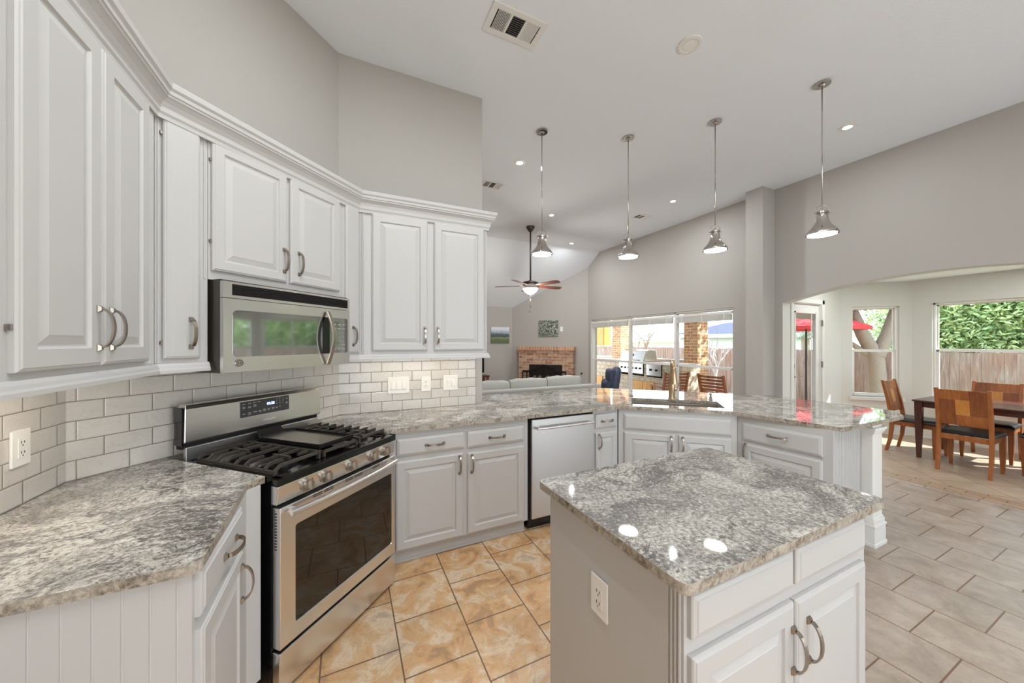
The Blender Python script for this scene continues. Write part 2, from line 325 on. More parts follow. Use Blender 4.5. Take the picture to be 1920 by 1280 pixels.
# ------------------------------------------------------------------ mesh helpers
class MB:
    def __init__(s): s.bm = bmesh.new(); s.mi = 0
    def _f(s, vs):
        try: f = s.bm.faces.new(vs); f.material_index = s.mi; return f
        except ValueError: return None
    def box(s, x0, y0, z0, x1, y1, z1, M4=None):
        P = [(x0, y0, z0), (x1, y0, z0), (x1, y1, z0), (x0, y1, z0), (x0, y0, z1), (x1, y0, z1), (x1, y1, z1), (x0, y1, z1)]
        v = [s.bm.verts.new((M4 @ Vector(p)) if M4 else p) for p in P]
        for q in ((0, 3, 2, 1), (4, 5, 6, 7), (0, 1, 5, 4), (1, 2, 6, 5), (2, 3, 7, 6), (3, 0, 4, 7)): s._f([v[i] for i in q])
        return s
    def prism(s, poly, z0, z1, holes=(), M4=None, side_mi=None):
        loops = [list(poly)] + [list(h) for h in holes]
        tri = tessellate_polygon([[Vector((p[0], p[1], 0)) for p in L] for L in loops])
        flat = [p for L in loops for p in L]
        T = (lambda q: M4 @ Vector(q)) if M4 else (lambda q: q)
        lo = [s.bm.verts.new(T((p[0], p[1], z0))) for p in flat]; hi = [s.bm.verts.new(T((p[0], p[1], z1))) for p in flat]
        for a in tri:
            s._f([hi[i] for i in a]); s._f([lo[i] for i in reversed(a)])
        k = 0; mi = s.mi
        if side_mi is not None: s.mi = side_mi
        for L in loops:
            n = len(L)
            for i in range(n):
                a, b = k+i, k+(i+1) % n; s._f([lo[a], lo[b], hi[b], hi[a]])
            k += n
        s.mi = mi; return s
    def rings(s, loops, cap0=True, cap1=True):
        R = [[s.bm.verts.new(p) for p in L] for L in loops]; n = len(R[0])
        for a, b in zip(R, R[1:]):
            for i in range(n): s._f([a[i], a[(i+1) % n], b[(i+1) % n], b[i]])
        if cap0: s._f(list(reversed(R[0])))
        if cap1: s._f(R[-1])
        return s
    def lathe(s, prof, c=(0, 0, 0), n=24, M4=None, cap0=True, cap1=True):
        L = []
        for r, z in prof:
            ring = [Vector((c[0]+max(r, 1e-4)*math.cos(2*PI*i/n), c[1]+max(r, 1e-4)*math.sin(2*PI*i/n), c[2]+z)) for i in range(n)]
            L.append([M4 @ p for p in ring] if M4 else ring)
        return s.rings(L, cap0, cap1)
    def tube(s, pts, r, n=8, cap=True):
        pts = [Vector(p) for p in pts]; rs = r if isinstance(r, (list, tuple)) else [r]*len(pts); L = []
        up = None
        for i, p in enumerate(pts):
            d = (pts[min(i+1, len(pts)-1)] - pts[max(i-1, 0)]).normalized()
            if up is None: up = Vector((0, 0, 1)) if abs(d.z) < 0.9 else Vector((1, 0, 0))
            a = d.cross(up); a = a.normalized() if a.length > 1e-5 else d.orthogonal().normalized()
            b = a.cross(d).normalized(); up = b
            L.append([p + (a*math.cos(2*PI*k/n) + b*math.sin(2*PI*k/n))*rs[i] for k in range(n)])
        return s.rings(L, cap, cap)
    def strip(s, pts, half_w, half_t, wdir):      # flat bar swept along pts; wdir = width direction
        pts = [Vector(p) for p in pts]; w = Vector(wdir).normalized(); L = []
        for i, p in enumerate(pts):
            d = (pts[min(i+1, len(pts)-1)] - pts[max(i-1, 0)]).normalized(); t_ = d.cross(w).normalized()
            L.append([p+w*half_w+t_*half_t, p-w*half_w+t_*half_t, p-w*half_w-t_*half_t, p+w*half_w-t_*half_t])
        return s.rings(L)
    def ico(s, c, r, sub=2, sc3=(1, 1, 1), jit=0.0):
        m = Matrix.Translation(c) @ Matrix.Diagonal((r*sc3[0], r*sc3[1], r*sc3[2], 1))
        out = bmesh.ops.create_icosphere(s.bm, subdivisions=sub, radius=1, matrix=m)
        for v in out['verts']:
            if jit: v.co += Vector((random.uniform(-1, 1), random.uniform(-1, 1), random.uniform(-1, 1)))*jit
            for f in v.link_faces: f.material_index = s.mi
        return s
    def build(s, name, mats, parent=None, loc=(0, 0, 0), rot=(0, 0, 0), smooth=False, bevel=0, seg=2):
        bmesh.ops.recalc_face_normals(s.bm, faces=s.bm.faces)
        me = bpy.data.meshes.new(name); s.bm.to_mesh(me); s.bm.free()
        for m in (mats if isinstance(mats, (list, tuple)) else [mats]): me.materials.append(M[m] if isinstance(m, str) else m)
        if smooth: me.shade_smooth()
        o = bpy.data.objects.new(name, me); COL.objects.link(o); o.location = loc; o.rotation_euler = rot
        if parent: o.parent = parent
        if smooth == 'auto':
            pass
        if bevel:
            b = o.modifiers.new('bevel', 'BEVEL'); b.width = bevel; b.segments = seg; b.limit_method = 'ANGLE'; b.angle_limit = math.radians(40); b.harden_normals = False
        return o
def smooth_angle(o, deg=40):
    me = o.data; me.shade_smooth()
    try: me.set_sharp_from_angle(angle=math.radians(deg))
    except Exception: pass
    return o
def tag(o, label, cat, group=None, kind=None):
    o['label'] = label; o['category'] = cat
    if group: o['group'] = group
    if kind: o['kind'] = kind
    return o
def thing(name, label, cat, loc=(0, 0, 0), rz=0, group=None):
    o = bpy.data.objects.new(name, None); COL.objects.link(o); o.empty_display_size = 0.1
    o.location = loc; o.rotation_euler = (0, 0, rz); return tag(o, label, cat, group)
def struct(o, label=None, cat=None):
    o['kind'] = 'structure'
    if label: o['label'] = label
    if cat: o['category'] = cat
    return o
def copy_tree(o, parent=None):
    c = o.copy(); COL.objects.link(c)
    if parent: c.parent = parent
    for ch in [x for x in bpy.data.objects if x.parent == o]: copy_tree(ch, c)
    return c
def text_mesh(name, body, size, mat, parent, loc, rot=(PI/2, 0, 0), extrude=0.0004, align='CENTER'):
    cu = bpy.data.curves.new(name, 'FONT'); cu.body = body; cu.size = size; cu.extrude = extrude; cu.align_x = align; cu.align_y = 'CENTER'
    tmp = bpy.data.objects.new(name+'_tmp', cu); COL.objects.link(tmp)
    dg = bpy.context.evaluated_depsgraph_get(); me = bpy.data.meshes.new_from_object(tmp.evaluated_get(dg))
    bpy.data.objects.remove(tmp); me.materials.clear(); me.materials.append(M[mat])
    o = bpy.data.objects.new(name, me); COL.objects.link(o); o.parent = parent; o.location = loc; o.rotation_euler = rot
    return o

# ------------------------------------------------------------------ setting
def wall(name, P0, P1, z0, z1, mat, holes=(), th=0.12, outline=None, label=None, inner=None):
    """wall whose inner face runs P0->P1; local x along, +y away from the room"""
    P0, P1 = Vector(P0), Vector(P1); d = P1-P0; L = d.length; rz = math.atan2(d.y, d.x)
    m = MB(); M4 = Matrix(((1, 0, 0, 0), (0, 0, 1, 0), (0, 1, 0, 0), (0, 0, 0, 1)))   # (x,z',y') -> local (x, y=depth, z)
    poly = outline or [(0, z0), (L, z0), (L, z1), (0, z1)]
    hs = [[(a, b), (c, b), (c, e), (a, e)] for (a, b, c, e) in holes]
    m.prism(poly, 0, th, hs, M4, side_mi=1 if inner else None)
    o = m.build(name, [mat, inner] if inner else mat, loc=(P0.x, P0.y, 0), rot=(0, 0, rz))
    return struct(o, label, 'wall')

TOP = CEIL+0.02
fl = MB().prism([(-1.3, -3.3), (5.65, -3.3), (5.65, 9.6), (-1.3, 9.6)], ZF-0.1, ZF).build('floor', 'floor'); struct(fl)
fb = MB().prism([(5.65, -3.3), (5.90, -3.3), (5.90, 9.6), (5.65, 9.6)], ZF-0.1, ZF).build('floor', 'border'); struct(fb)
fd = MB().prism([(5.90, -1.0), (8.7, -1.0), (8.7, 3.5), (5.90, 3.5)], ZF-0.1, ZF).build('floor', 'floord'); struct(fd)
c1 = MB().prism([(-1.3, -3.3), (6.1, -3.3), (6.1, 7.17), (-1.3, 7.17)], CEIL, CEIL+0.1).build('ceiling', 'ceil'); struct(c1)
m = MB(); y2 = 9.5; zz = CEIL-0.66*(y2-7.17)
m.rings([[(0.8, 7.17, CEIL), (6.1, 7.17, CEIL), (6.1, 7.17, CEIL+0.1), (0.8, 7.17, CEIL+0.1)], [(0.8, y2, zz), (6.1, y2, zz), (6.1, y2, zz+0.1), (0.8, y2, zz+0.1)]])
struct(m.build('ceiling', 'ceil'))
struct(MB().prism([(6.12, -0.9), (8.7, -0.9), (8.7, 3.2), (6.12, 3.2)], 2.51, 2.58).build('ceiling', 'ceil'))

LSc = (-1.065, 2.12); SBc = (-0.055, 3.13)
wall('wall_left', (-1.065, -3.0), LSc, ZF, CEIL, 'wall')
wall('wall_diagonal', LSc, SBc, ZF, CEIL, 'wall')
wall('wall_center', SBc, (1.171, 3.13), ZF, CEIL, 'wall', th=0.17)
wall('wall_living_left', (1.0, 3.3), (1.0, 9.17), ZF, CEIL, 'wall', outline=[(0, ZF), (5.87, ZF), (5.87, 2.5), (3.87, CEIL), (0, CEIL)])
wall('wall_back', (1.0, 9.17), (4.36, 9.17), ZF, 2.5, 'wall')
L_ = math.hypot(1.54, 1.54)
wall('wall_fireplace', (4.36, 9.17), (5.9, 7.63), ZF, 3, 'wall', outline=[(0, ZF), (L_, ZF), (L_, CEIL-0.66*0.46), (0, CEIL-0.66*2.0)])
# right wall: runs from far corner toward the camera so that +y (local) is outside
arch = []
for i in range(25):
    u = -1+2*i/24; arch.append((1.5-1.484*u, 2.083+0.217*(1-abs(u)**2.0)))
# local x = 7.63 - Y
rwy = lambda Y: 7.63-Y
out = [(0, ZF), (rwy(2.984), ZF)] + [(rwy(y), z) for y, z in sorted(arch, key=lambda a: -a[0])] + [(rwy(0.016), ZF), (rwy(-3.0), ZF), (rwy(-3.0), CEIL), (rwy(7.17), CEIL), (0, CEIL-0.66*0.46)]
WIN = (rwy(7.52), 0.35, rwy(3.73), 2.09)
wall('wall_right', (5.9, 7.63), (5.9, -3.0), ZF, CEIL, 'wall', holes=[WIN], th=0.2, outline=out, inner='wallp')
struct(MB().box(5.60, 3.095, ZF, 5.899, 3.34, CEIL).build('wall_pier', 'wall'))
# unseen wall behind the camera, its windows added to let in more daylight
wall('wall_behind', (5.9, -3.0), (-1.065, -3.0), ZF, CEIL, 'wall', holes=[(0.5, 0.1, 3.3, 2.2), (3.7, 0.1, 6.5, 2.2)])
# breakfast nook
wall('wall_nook_door', (6.1, 3.03), (7.79, 3.03), ZF, 2.51, 'wallp', holes=[(0.17, ZF+0.001, 1.01, 2.12)])
D1 = Vector((7.79, 3.03)); D2 = Vector((8.44, 2.38)); dl = (D2-D1).length
w1a = (Vector((7.89, 2.93))-D1).length; w1b = (Vector((8.335, 2.485))-D1).length
wall('wall_nook_left', D1, D2, ZF, 2.51, 'wallp', holes=[(w1a, 0.57, w1b, 2.105)])
W2 = (2.38-2.157, 0.57, 2.38-0.20, 2.12)
wall('wall_nook_end', D2, (8.44, 0.0), ZF, 2.51, 'wallp', holes=[W2])
D3 = Vector((8.44, 0.0)); D4 = Vector((7.79, -0.65))
wall('wall_nook_right', D3, D4, ZF, 2.51, 'wallp', holes=[(dl-w1b, 0.57, dl-w1a, 2.105)])
wall('wall_nook_side', (7.79, -0.65), (6.1, -0.65), ZF, 2.51, 'wallp')

# baseboards of the nook
def baseboard(name, P0, P1, mat='trim'):
    P0, P1 = Vector(P0), Vector(P1); d = P1-P0
    m = MB().box(0, -0.014, ZF, d.length, 0.0, ZF+0.13).box(0, -0.02, ZF, d.length, 0.0, ZF+0.03)
    struct(m.build(name, mat, loc=(P0.x, P0.y, 0), rot=(0, 0, math.atan2(d.y, d.x)), bevel=0.003))
baseboard('baseboard_nook_door', (7.20, 3.03), D1); baseboard('baseboard_nook_left', D1, D2); baseboard('baseboard_nook_end', D2, D3)

def window(name, P0, P1, z0, z1, rail, ncol=1, sill=True, gl='glass', slide=False):
    """double hung window in the opening P0->P1 (inner wall face)"""
    P0, P1 = Vector(P0), Vector(P1); d = P1-P0; L = d.length; rz = math.atan2(d.y, d.x)
    root = bpy.data.objects.new(name, None); COL.objects.link(root); root.location = (P0.x, P0.y, 0); root.rotation_euler = (0, 0, rz); struct(root)
    y = 0.06; f = 0.028
    m = MB()
    m.box(0, y-0.02, z0, f, y+0.05, z1).box(L-f, y-0.02, z0, L, y+0.05, z1).box(0, y-0.02, z1-f, L, y+0.05, z1).box(0, y-0.02, z0, L, y+0.05, z0+f)
    for c in range(1, ncol): x = L*c/ncol if not isinstance(slide, (list, tuple)) else slide[c-1]; m.box(x-0.025, y-0.02, z0, x+0.025, y+0.05, z1)
    m.build('window_frame', 'trim', root, bevel=0.003)
    xs = [0] + ([L*c/ncol for c in range(1, ncol)] if not isinstance(slide, (list, tuple)) else list(slide)) + [L]
    for a, b in zip(xs, xs[1:]):
        m = MB(); s = 0.03
        lo, hi = z0+f, z1-f
        m.box(a+f, y, rail-0.025, b-f, y+0.03, rail+0.02)
        m.box(a+f, y, lo, a+f+s, y+0.03, rail).box(b-f-s, y, lo, b-f, y+0.03, rail).box(a+f, y, lo, b-f, y+0.03, lo+s)
        m.build('sash', 'trim', root, bevel=0.002)
        m = MB(); s = 0.02
        m.box(a+f, y+0.03, rail-0.02, b-f, y+0.045, rail+0.02).box(a+f, y+0.03, rail, a+f+s, y+0.045, hi).box(b-f-s, y+0.03, rail, b-f, y+0.045, hi).box(a+f, y+0.03, hi-s, b-f, y+0.045, hi)
        m.build('sash', 'trim', root, bevel=0.002)
        MB().box(a+f+0.01, y+0.018, lo, b-f-0.01, y+0.021, rail).build('pane', gl, root)
        MB().box(a+f+0.01, y+0.038, rail, b-f-0.01, y+0.041, hi).build('pane', gl, root)
    if sill: MB().box(-0.05, -0.045, z0-0.055, L+0.05, 0.0, z0-0.03).box(-0.04, -0.05, z0-0.03, L+0.04, 0.06, z0).build('window_sill', 'trim', root, bevel=0.004)
    return root
yw = lambda y: (5.9, y)
window('window_1', (5.9, 7.52), (5.9, 3.73), 0.35, 2.09, 1.042, ncol=3, slide=(7.52-6.16, 7.52-4.91), sill=True)
n1 = D1+(D2-D1).normalized()*w1a; n2 = D1+(D2-D1).normalized()*w1b
window('window_2', n1, n2, 0.57, 2.105, 1.355)
window('window_3', (8.44, 2.157), (8.44, 0.20), 0.57, 2.12, 1.373, ncol=2)
e1 = D3+(D4-D3).normalized()*(dl-w1b); e2 = D3+(D4-D3).normalized()*(dl-w1a)
window('window_4', e1, e2, 0.57, 2.105, 1.355)
window('fill_window_1', (5.4, -3.0), (2.6, -3.0), 0.1, 2.2, 1.2, ncol=2)  # this pair is out of view, added as an extra daylight source
window('fill_window_2', (2.2, -3.0), (-0.6, -3.0), 0.1, 2.2, 1.2, ncol=2)

# glazed patio door in the nook
dr = bpy.data.objects.new('door_1', None); COL.objects.link(dr); dr.location = (6.27, 3.03, 0); struct(dr)
m = MB(); W = 0.84; zt = 2.12
m.prism([(0.0, ZF+0.01), (W, ZF+0.01), (W, zt-0.02), (0.0, zt-0.02)], 0.03, 0.07, [[(0.12, 0.15), (W-0.12, 0.15), (W-0.12, 1.97), (0.12, 1.97)]], Matrix(((1, 0, 0, 0), (0, 0, 1, 0), (0, 1, 0, 0), (0, 0, 0, 1))))
m.build('door_panel', 'trim', dr, bevel=0.003)
m = MB().box(-0.07, -0.018, ZF, 0.0, 0.0, zt+0.07).box(W, -0.018, ZF, W+0.07, 0.0, zt+0.07).box(-0.07, -0.018, zt, W+0.07, 0.0, zt+0.07)
m.box(W-0.01, 0.0, ZF, W, 0.1, zt).box(-0.0, 0.0, zt-0.012, W, 0.1, zt)
m.build('door_frame', 'trim', dr, bevel=0.004)
MB().box(0.1, 0.045, 0.14, W-0.1, 0.05, 1.98).build('pane', 'glass', dr)
m = MB().box(0.105, 0.02, 0.13, 0.125, 0.03, 1.99).box(W-0.125, 0.02, 0.13, W-0.105, 0.03, 1.99).box(0.105, 0.02, 1.965, W-0.105, 0.03, 1.99).box(W-0.26, 0.02, 0.13, W-0.245, 0.03, 1.97)
m.build('glazing_bead', 'trim', dr)
MB().box(0.13, 0.03, 1.87, W-0.13, 0.044, 1.96).build('door_blind', 'stone_small', dr)
m = MB().tube([(0.05, 0.03, 0.955), (0.05, -0.03, 0.955), (0.16, -0.035, 0.96)], 0.009).lathe([(0.028, 0), (0.028, 0.012)], M4=Matrix.Translation((0.05, 0.03, 0.955)) @ Matrix.Rotation(PI/2, 4, 'X'))
m.build('door_handle', 'nickel', dr, smooth=True)
MB().lathe([(0.026, 0), (0.024, 0.02), (0.008, 0.022)], M4=Matrix.Translation((0.05, 0.03, 1.12)) @ Matrix.Rotation(PI/2, 4, 'X')).build('deadbolt', 'nickel', dr, smooth=True)
for z in (1.81, 1.13, 0.25): MB().box(W-0.012, -0.022, z-0.05, W+0.012, 0.0, z+0.05).build('hinge', 'nickel', dr)

# ------------------------------------------------------------------ joinery helpers
def raised_door(parent, x0, z0, w, h, name='door', stile=0.056):
    m = MB(); L = lambda i, y: [(i, y, i), (w-i, y, i), (w-i, y, h-i), (i, y, h-i)]
    pr = [(0, 0), (0, -0.012), (0.004, -0.0165), (0.008, -0.0175), (0.011, -0.020), (stile, -0.020), (stile+0.004, -0.0135), (stile+0.007, -0.0115), (stile+0.011, -0.0115), (stile+0.036, -0.0185), (stile+0.038, -0.0195)]
    if min(w, h) < 2*(stile+0.045): pr = pr[:5] + [(0.03, -0.020), (0.032, -0.0205)]
    m.rings([L(i, y) for i, y in pr]); return m.build(name, 'cab', parent, loc=(x0, 0, z0))
def drawer(parent, x0, z0, w, h):
    m = MB(); L = lambda i, y: [(i, y, i), (w-i, y, i), (w-i, y, h-i), (i, y, h-i)]
    m.rings([L(0, 0), L(0, -0.011), L(0.004, -0.0145), L(0.014, -0.0175), L(0.017, -0.020)]); return m.build('drawer', 'cab', parent, loc=(x0, 0, z0))
HANDLE_ME = None
def handle(parent, x, z, horiz=False, y=-0.020):
    global HANDLE_ME
    if HANDLE_ME is None:
        m = MB(); Lh = 0.062; pts = []
        for i in range(15):
            a = PI*(0.06+0.88*i/14); pts.append((0, -0.004-0.033*math.sin(a)**0.9, Lh*-math.cos(a)))
        m.strip(pts, 0.0065, 0.0026, (1, 0, 0))
        for s in (-1, 1):
            m.rings([[(-0.0095, 0, s*Lh-0.012), (0.0095, 0, s*Lh-0.012), (0.0095, 0, s*Lh+0.009), (-0.0095, 0, s*Lh+0.009)],
                     [(-0.0095, -0.003, s*Lh-0.012), (0.0095, -0.003, s*Lh-0.012), (0.0095, -0.003, s*Lh+0.009), (-0.0095, -0.003, s*Lh+0.009)],
                     [(-0.006, -0.010, s*Lh-0.007), (0.006, -0.010, s*Lh-0.007), (0.006, -0.010, s*Lh+0.004), (-0.006, -0.010, s*Lh+0.004)]])
        bmesh.ops.recalc_face_normals(m.bm, faces=m.bm.faces)
        HANDLE_ME = bpy.data.meshes.new('handle'); m.bm.to_mesh(HANDLE_ME); m.bm.free(); HANDLE_ME.materials.append(M['nickel'])
    o = bpy.data.objects.new('handle', HANDLE_ME); COL.objects.link(o); o.parent = parent; o.location = (x, y, z)
    o.rotation_euler = (0, PI/2 if horiz else 0, 0); o['label'] = 'brushed nickel arched handle'; return o
def beads(parent, x, z0, z1, n=3, pitch=0.011, y=0.0, name='corner_bead'):
    m = MB()
    for i in range(n): m.lathe([(0.0045, z0), (0.0045, z1)], c=(x+(i-(n-1)/2)*pitch, y-0.001, 0), n=10)
    return m.build(name, 'cab', parent, smooth=False)
def hinges(parent, x, zs, y=-0.006):
    for z in zs: MB().box(x-0.004, y-0.004, z-0.007, x+0.004, y+0.006, z+0.007).build('hinge', 'nickel', parent)

# ------------------------------------------------------------------ upper cabinets
UB, UT = 1.40, 2.475
cl = thing('wall_cabinet', 'white two-door wall cabinet nearest the camera above the left counter outlet', 'cabinet', (-0.73, 1.2, 0), PI/2)
MB().prism([(0, 0), (0.774, 0), (0.92, 0.334), (0, 0.334)], UB, UT).build('body', 'cab', cl, bevel=0.001)
d = raised_door(cl, 0.067, 1.425, 0.322, 1.03); handle(d, 0.297, 0.12); hinges(d, -0.004, (0.11, 0.92))
d = raised_door(cl, 0.393, 1.425, 0.300, 1.03); handle(d, 0.036, 0.12); hinges(d, 0.304, (0.11, 0.92))
beads(cl, 0.030, 1.41, UT-0.01); beads(cl, 0.742, 1.41, UT-0.01, n=3)

SO = (LSc[0]+0.33*0.70711, LSc[1]-0.33*0.70711)
def s_thing(name, label, cat): return thing(name, label, cat, (SO[0], SO[1], 0), PI/4)
cn = s_thing('wall_cabinet', 'tall narrow white wall cabinet left of the microwave', 'cabinet')
MB().prism([(0.137, 0), (0.334, 0), (0.334, 0.329), (0.003, 0.329)], UB, UT).build('body', 'cab', cn, bevel=0.001)
d = raised_door(cn, 0.162, 1.427, 0.135, 1.035); handle(d, 0.096, 0.115); hinges(d, -0.003, (0.07, 0.97)); beads(cn, 0.146, 1.41, UT-0.01, n=2, pitch=0.009); beads(cn, 0.320, 1.80, UT-0.01, n=1)
cm = s_thing('wall_cabinet', 'short white two-door wall cabinet directly above the microwave', 'cabinet')
MB().box(0.336, 0, 1.80, 1.134, 0.329, UT).build('body', 'cab', cm, bevel=0.001)
d = raised_door(cm, 0.345, 1.843, 0.381, 0.627, stile=0.05); handle(d, 0.358, 0.125); hinges(d, -0.003, (0.14, 0.53))
d = raised_door(cm, 0.745, 1.843, 0.363, 0.627, stile=0.05); handle(d, 0.052, 0.125)
cr = s_thing('wall_cabinet', 'tall narrow white wall cabinet right of the microwave in the corner', 'cabinet')
MB().prism([(1.136, 0), (1.288, 0), (1.424, 0.329), (1.136, 0.329)], UB, UT).build('body', 'cab', cr, bevel=0.001)
d = raised_door(cr, 1.160, 1.425, 0.120, 1.035); handle(d, 0.062, 0.118)
cb = thing('wall_cabinet', 'white two-door wall cabinet above the light switches on the right end of the run', 'cabinet', (0, 2.80, 0), 0)
MB().prism([(0.083, 0), (1.09, 0), (1.09, 0.329), (-0.052, 0.329)], UB, UT).build('body', 'cab', cb, bevel=0.001)
d = raised_door(cb, 0.174, 1.432, 0.409, 1.025); handle(d, 0.386, 0.118)
d = raised_door(cb, 0.636, 1.432, 0.424, 1.025); handle(d, 0.028, 0.118)
beads(cb, 0.105, 1.41, UT-0.01, n=3); beads(cb, 1.078, 1.41, UT-0.01, n=2, pitch=0.008)
m = MB(); m.box(1.0902, 0.03, 1.43, 1.094, 0.31, 2.44); m.build('end_panel', 'cab', cb)

def offs(path, o):
    """offset an open plan polyline to its right by o with mitres"""
    P = [Vector(p) for p in path]; res = []
    for i, p in enumerate(P):
        ns = []
        if i > 0: d = (P[i]-P[i-1]).normalized(); ns.append(Vector((d.y, -d.x)))
        if i < len(P)-1: d = (P[i+1]-P[i]).normalized(); ns.append(Vector((d.y, -d.x)))
        if len(ns) == 1: res.append(p+ns[0]*o)
        else:
            b = (ns[0]+ns[1]).normalized(); res.append(p+b*(o/max(0.2, b.dot(ns[0]))))
    return res
def moulding(name, path, prof, mat, label, cat):
    cols = [[(q.x, q.y, z) for q in offs(path, o)] for o, z in prof]
    L = [[c[i] for c in cols] for i in range(len(path))]
    return tag(MB().rings(L).build(name, mat), label, cat)
CP = [(-0.73, 1.2), (-0.73, 1.9753), (0.0808, 2.80), (1.09, 2.80), (1.09, 3.129)]
moulding('crown_molding', CP, [(-0.02, 2.4755), (0.010, 2.4755), (0.010, 2.462), (0.001, 2.462), (0.001, 2.452), (0.014, 2.452), (0.016, 2.468), (0.022, 2.478), (0.024, 2.50), (0.032, 2.518), (0.046, 2.533), (0.052, 2.536), (0.053, 2.545), (0.058, 2.547), (0.060, 2.562), (0.068, 2.572), (0.070, 2.592), (0.066, 2.597), (-0.02, 2.597)], 'cab',
         'white stepped crown molding running along the tops of the wall cabinets', 'molding')
SU = lambda u, o: (LSc[0]+(u+o)*0.70711, LSc[1]+(u-o)*0.70711)
LR = [(0.001, 1.399), (0.001, 1.408), (0.010, 1.406), (0.016, 1.395), (0.018, 1.385), (0.022, 1.378), (0.022, 1.365), (-0.004, 1.365), (-0.004, 1.399)]
moulding('light_rail', [(-0.73, 1.2), (-0.73, 1.9753), SU(0.334, 0.33)], LR, 'cab', 'white light rail molding under the wall cabinets left of the microwave', 'molding')
moulding('light_rail', [SU(1.137, 0.33), (0.0808, 2.80), (1.09, 2.80), (1.09, 3.128)], LR, 'cab', 'white light rail molding under the wall cabinet above the light switches', 'molding')
# under-cabinet strips (real fixtures behind the light rail)
u1 = MB().box(0.12, 2.90, 1.386, 1.02, 2.93, 1.399).build('light_strip', 'ucl'); tag(u1, 'slim under cabinet light strip above the light switches', 'light')
u2 = MB().box(-0.86, 1.3, 1.386, -0.83, 1.9, 1.399).build('light_strip', 'ucl'); tag(u2, 'slim under cabinet light strip above the left counter outlet', 'light')
add_light('light', 'AREA', (0.57, 2.915, 1.38), 0.8, (1, 0.88, 0.74), 0.9, 0.04)
add_light('light', 'AREA', (-0.845, 1.6, 1.38), 0.9, (1, 0.88, 0.74), 0.04, 0.6)

# ------------------------------------------------------------------ backsplash tiles
def splash(name, P0, P1, z0, z1, locx, label):
    P0, P1 = Vector(P0), Vector(P1); d = P1-P0
    o = MB().box(0, -0.008, z0, d.length, -0.0005, z1).build(name, subway('subway_tile_'+label.split()[-1], locx, -ZC+0.0835*20), loc=(P0.x, P0.y, 0), rot=(0, 0, math.atan2(d.y, d.x)))
    return tag(o, label, 'backsplash')
splash('tile_backsplash', (-1.065, 1.2), LSc, ZC, 1.40, 0.166*20-(1.902-1.2)+0.083, 'white marbled subway tile backsplash around the outlet on the left wall')
splash('tile_backsplash', LSc, SBc, ZC, 1.40, 0.166*20-0.115, 'white marbled subway tile backsplash behind the gas range')
splash('tile_backsplash', SBc, (1.10, 3.13), ZC, 1.40, 0.166*20-0.055-0.131+0.11-0.083*0, 'white marbled subway tile backsplash holding three switch plates')
for o in [o for o in bpy.data.objects if o.name.startswith('tile_backsplash')]: pass

# ------------------------------------------------------------------ base cabinets
TB = 0.884      # underside of counter
def base_body(root, poly, z0=ZF+0.10, name='body', mat='cab', toe=None):
    MB().prism(poly, z0, TB).build(name, mat, root, bevel=0.001)
    if toe: MB().prism(toe, ZF, z0).build('toe_kick', mat, root)
b1 = thing('base_cabinet', 'white base cabinet with beadboard end under the left counter beside the range', 'cabinet', (-0.375, 1.225, 0), PI/2)
base_body(b1, [(0, 0), (0.555, 0), (0.598, -0.043), (1.118, 0.46), (0.895, 0.689), (0, 0.689)], toe=[(0, 0.06), (0.58, 0.06), (1.118, 0.46), (0.895, 0.689), (0, 0.689)])
d = drawer(b1, 0.012, 0.745, 0.415, 0.125); handle(d, 0.245, 0.06, True)
d = raised_door(b1, 0.012, 0.075, 0.415, 0.635); handle(d, 0.382, 0.52); hinges(d, -0.003, (0.14,))
m = MB(); m.box(-0.006, 0, ZF, 0.0, 0.689, TB)
for i in range(13):
    yy = 0.03+i*0.053
    if yy < 0.68: m.lathe([(0.0024, ZF+0.1), (0.0024, TB)], c=(-0.006, yy, 0), n=8)
m.build('beadboard_panel', 'cab', b1)

b2 = thing('base_cabinet', 'white base cabinet with two drawers and two doors between range and dishwasher', 'cabinet', (0, 2.515, 0), 0)
base_body(b2, [(0.155, 0), (1.335, 0), (1.335, 0.61), (-0.02, 0.61), (-0.19, 0.345)], toe=[(0.22, 0.06), (1.325, 0.06), (1.325, 0.61), (-0.02, 0.61), (-0.10, 0.345)])
MB().box(0.22, 0.045, ZF, 1.325, 0.06, ZF+0.085).box(0.22, 0.035, ZF, 1.325, 0.05, ZF+0.02).build('toe_molding', 'cab', b2, bevel=0.003)
d = drawer(b2, 0.312, 0.711, 0.484, 0.123); handle(d, 0.265, 0.060, True)
d = drawer(b2, 0.820, 0.706, 0.477, 0.125); handle(d, 0.24, 0.062, True)
d = raised_door(b2, 0.305, 0.062, 0.482, 0.616); handle(d, 0.452, 0.535)
d = raised_door(b2, 0.820, 0.064, 0.477, 0.606); handle(d, 0.032, 0.525)

b3 = thing('base_cabinet', 'narrow white base cabinet with one drawer and door right of the dishwasher', 'cabinet', (0, 2.515, 0), 0)
base_body(b3, [(1.995, 0), (2.280, 0), (2.47, 0.40), (2.47, 0.61), (1.995, 0.61)], toe=[(1.995, 0.06), (2.29, 0.06), (2.47, 0.40), (2.47, 0.61), (1.995, 0.61)])
d = drawer(b3, 2.016, 0.721, 0.239, 0.130); handle(d, 0.127, 0.065, True)
d = raised_door(b3, 2.016, 0.062, 0.239, 0.622, stile=0.045); handle(d, 0.035, 0.548)

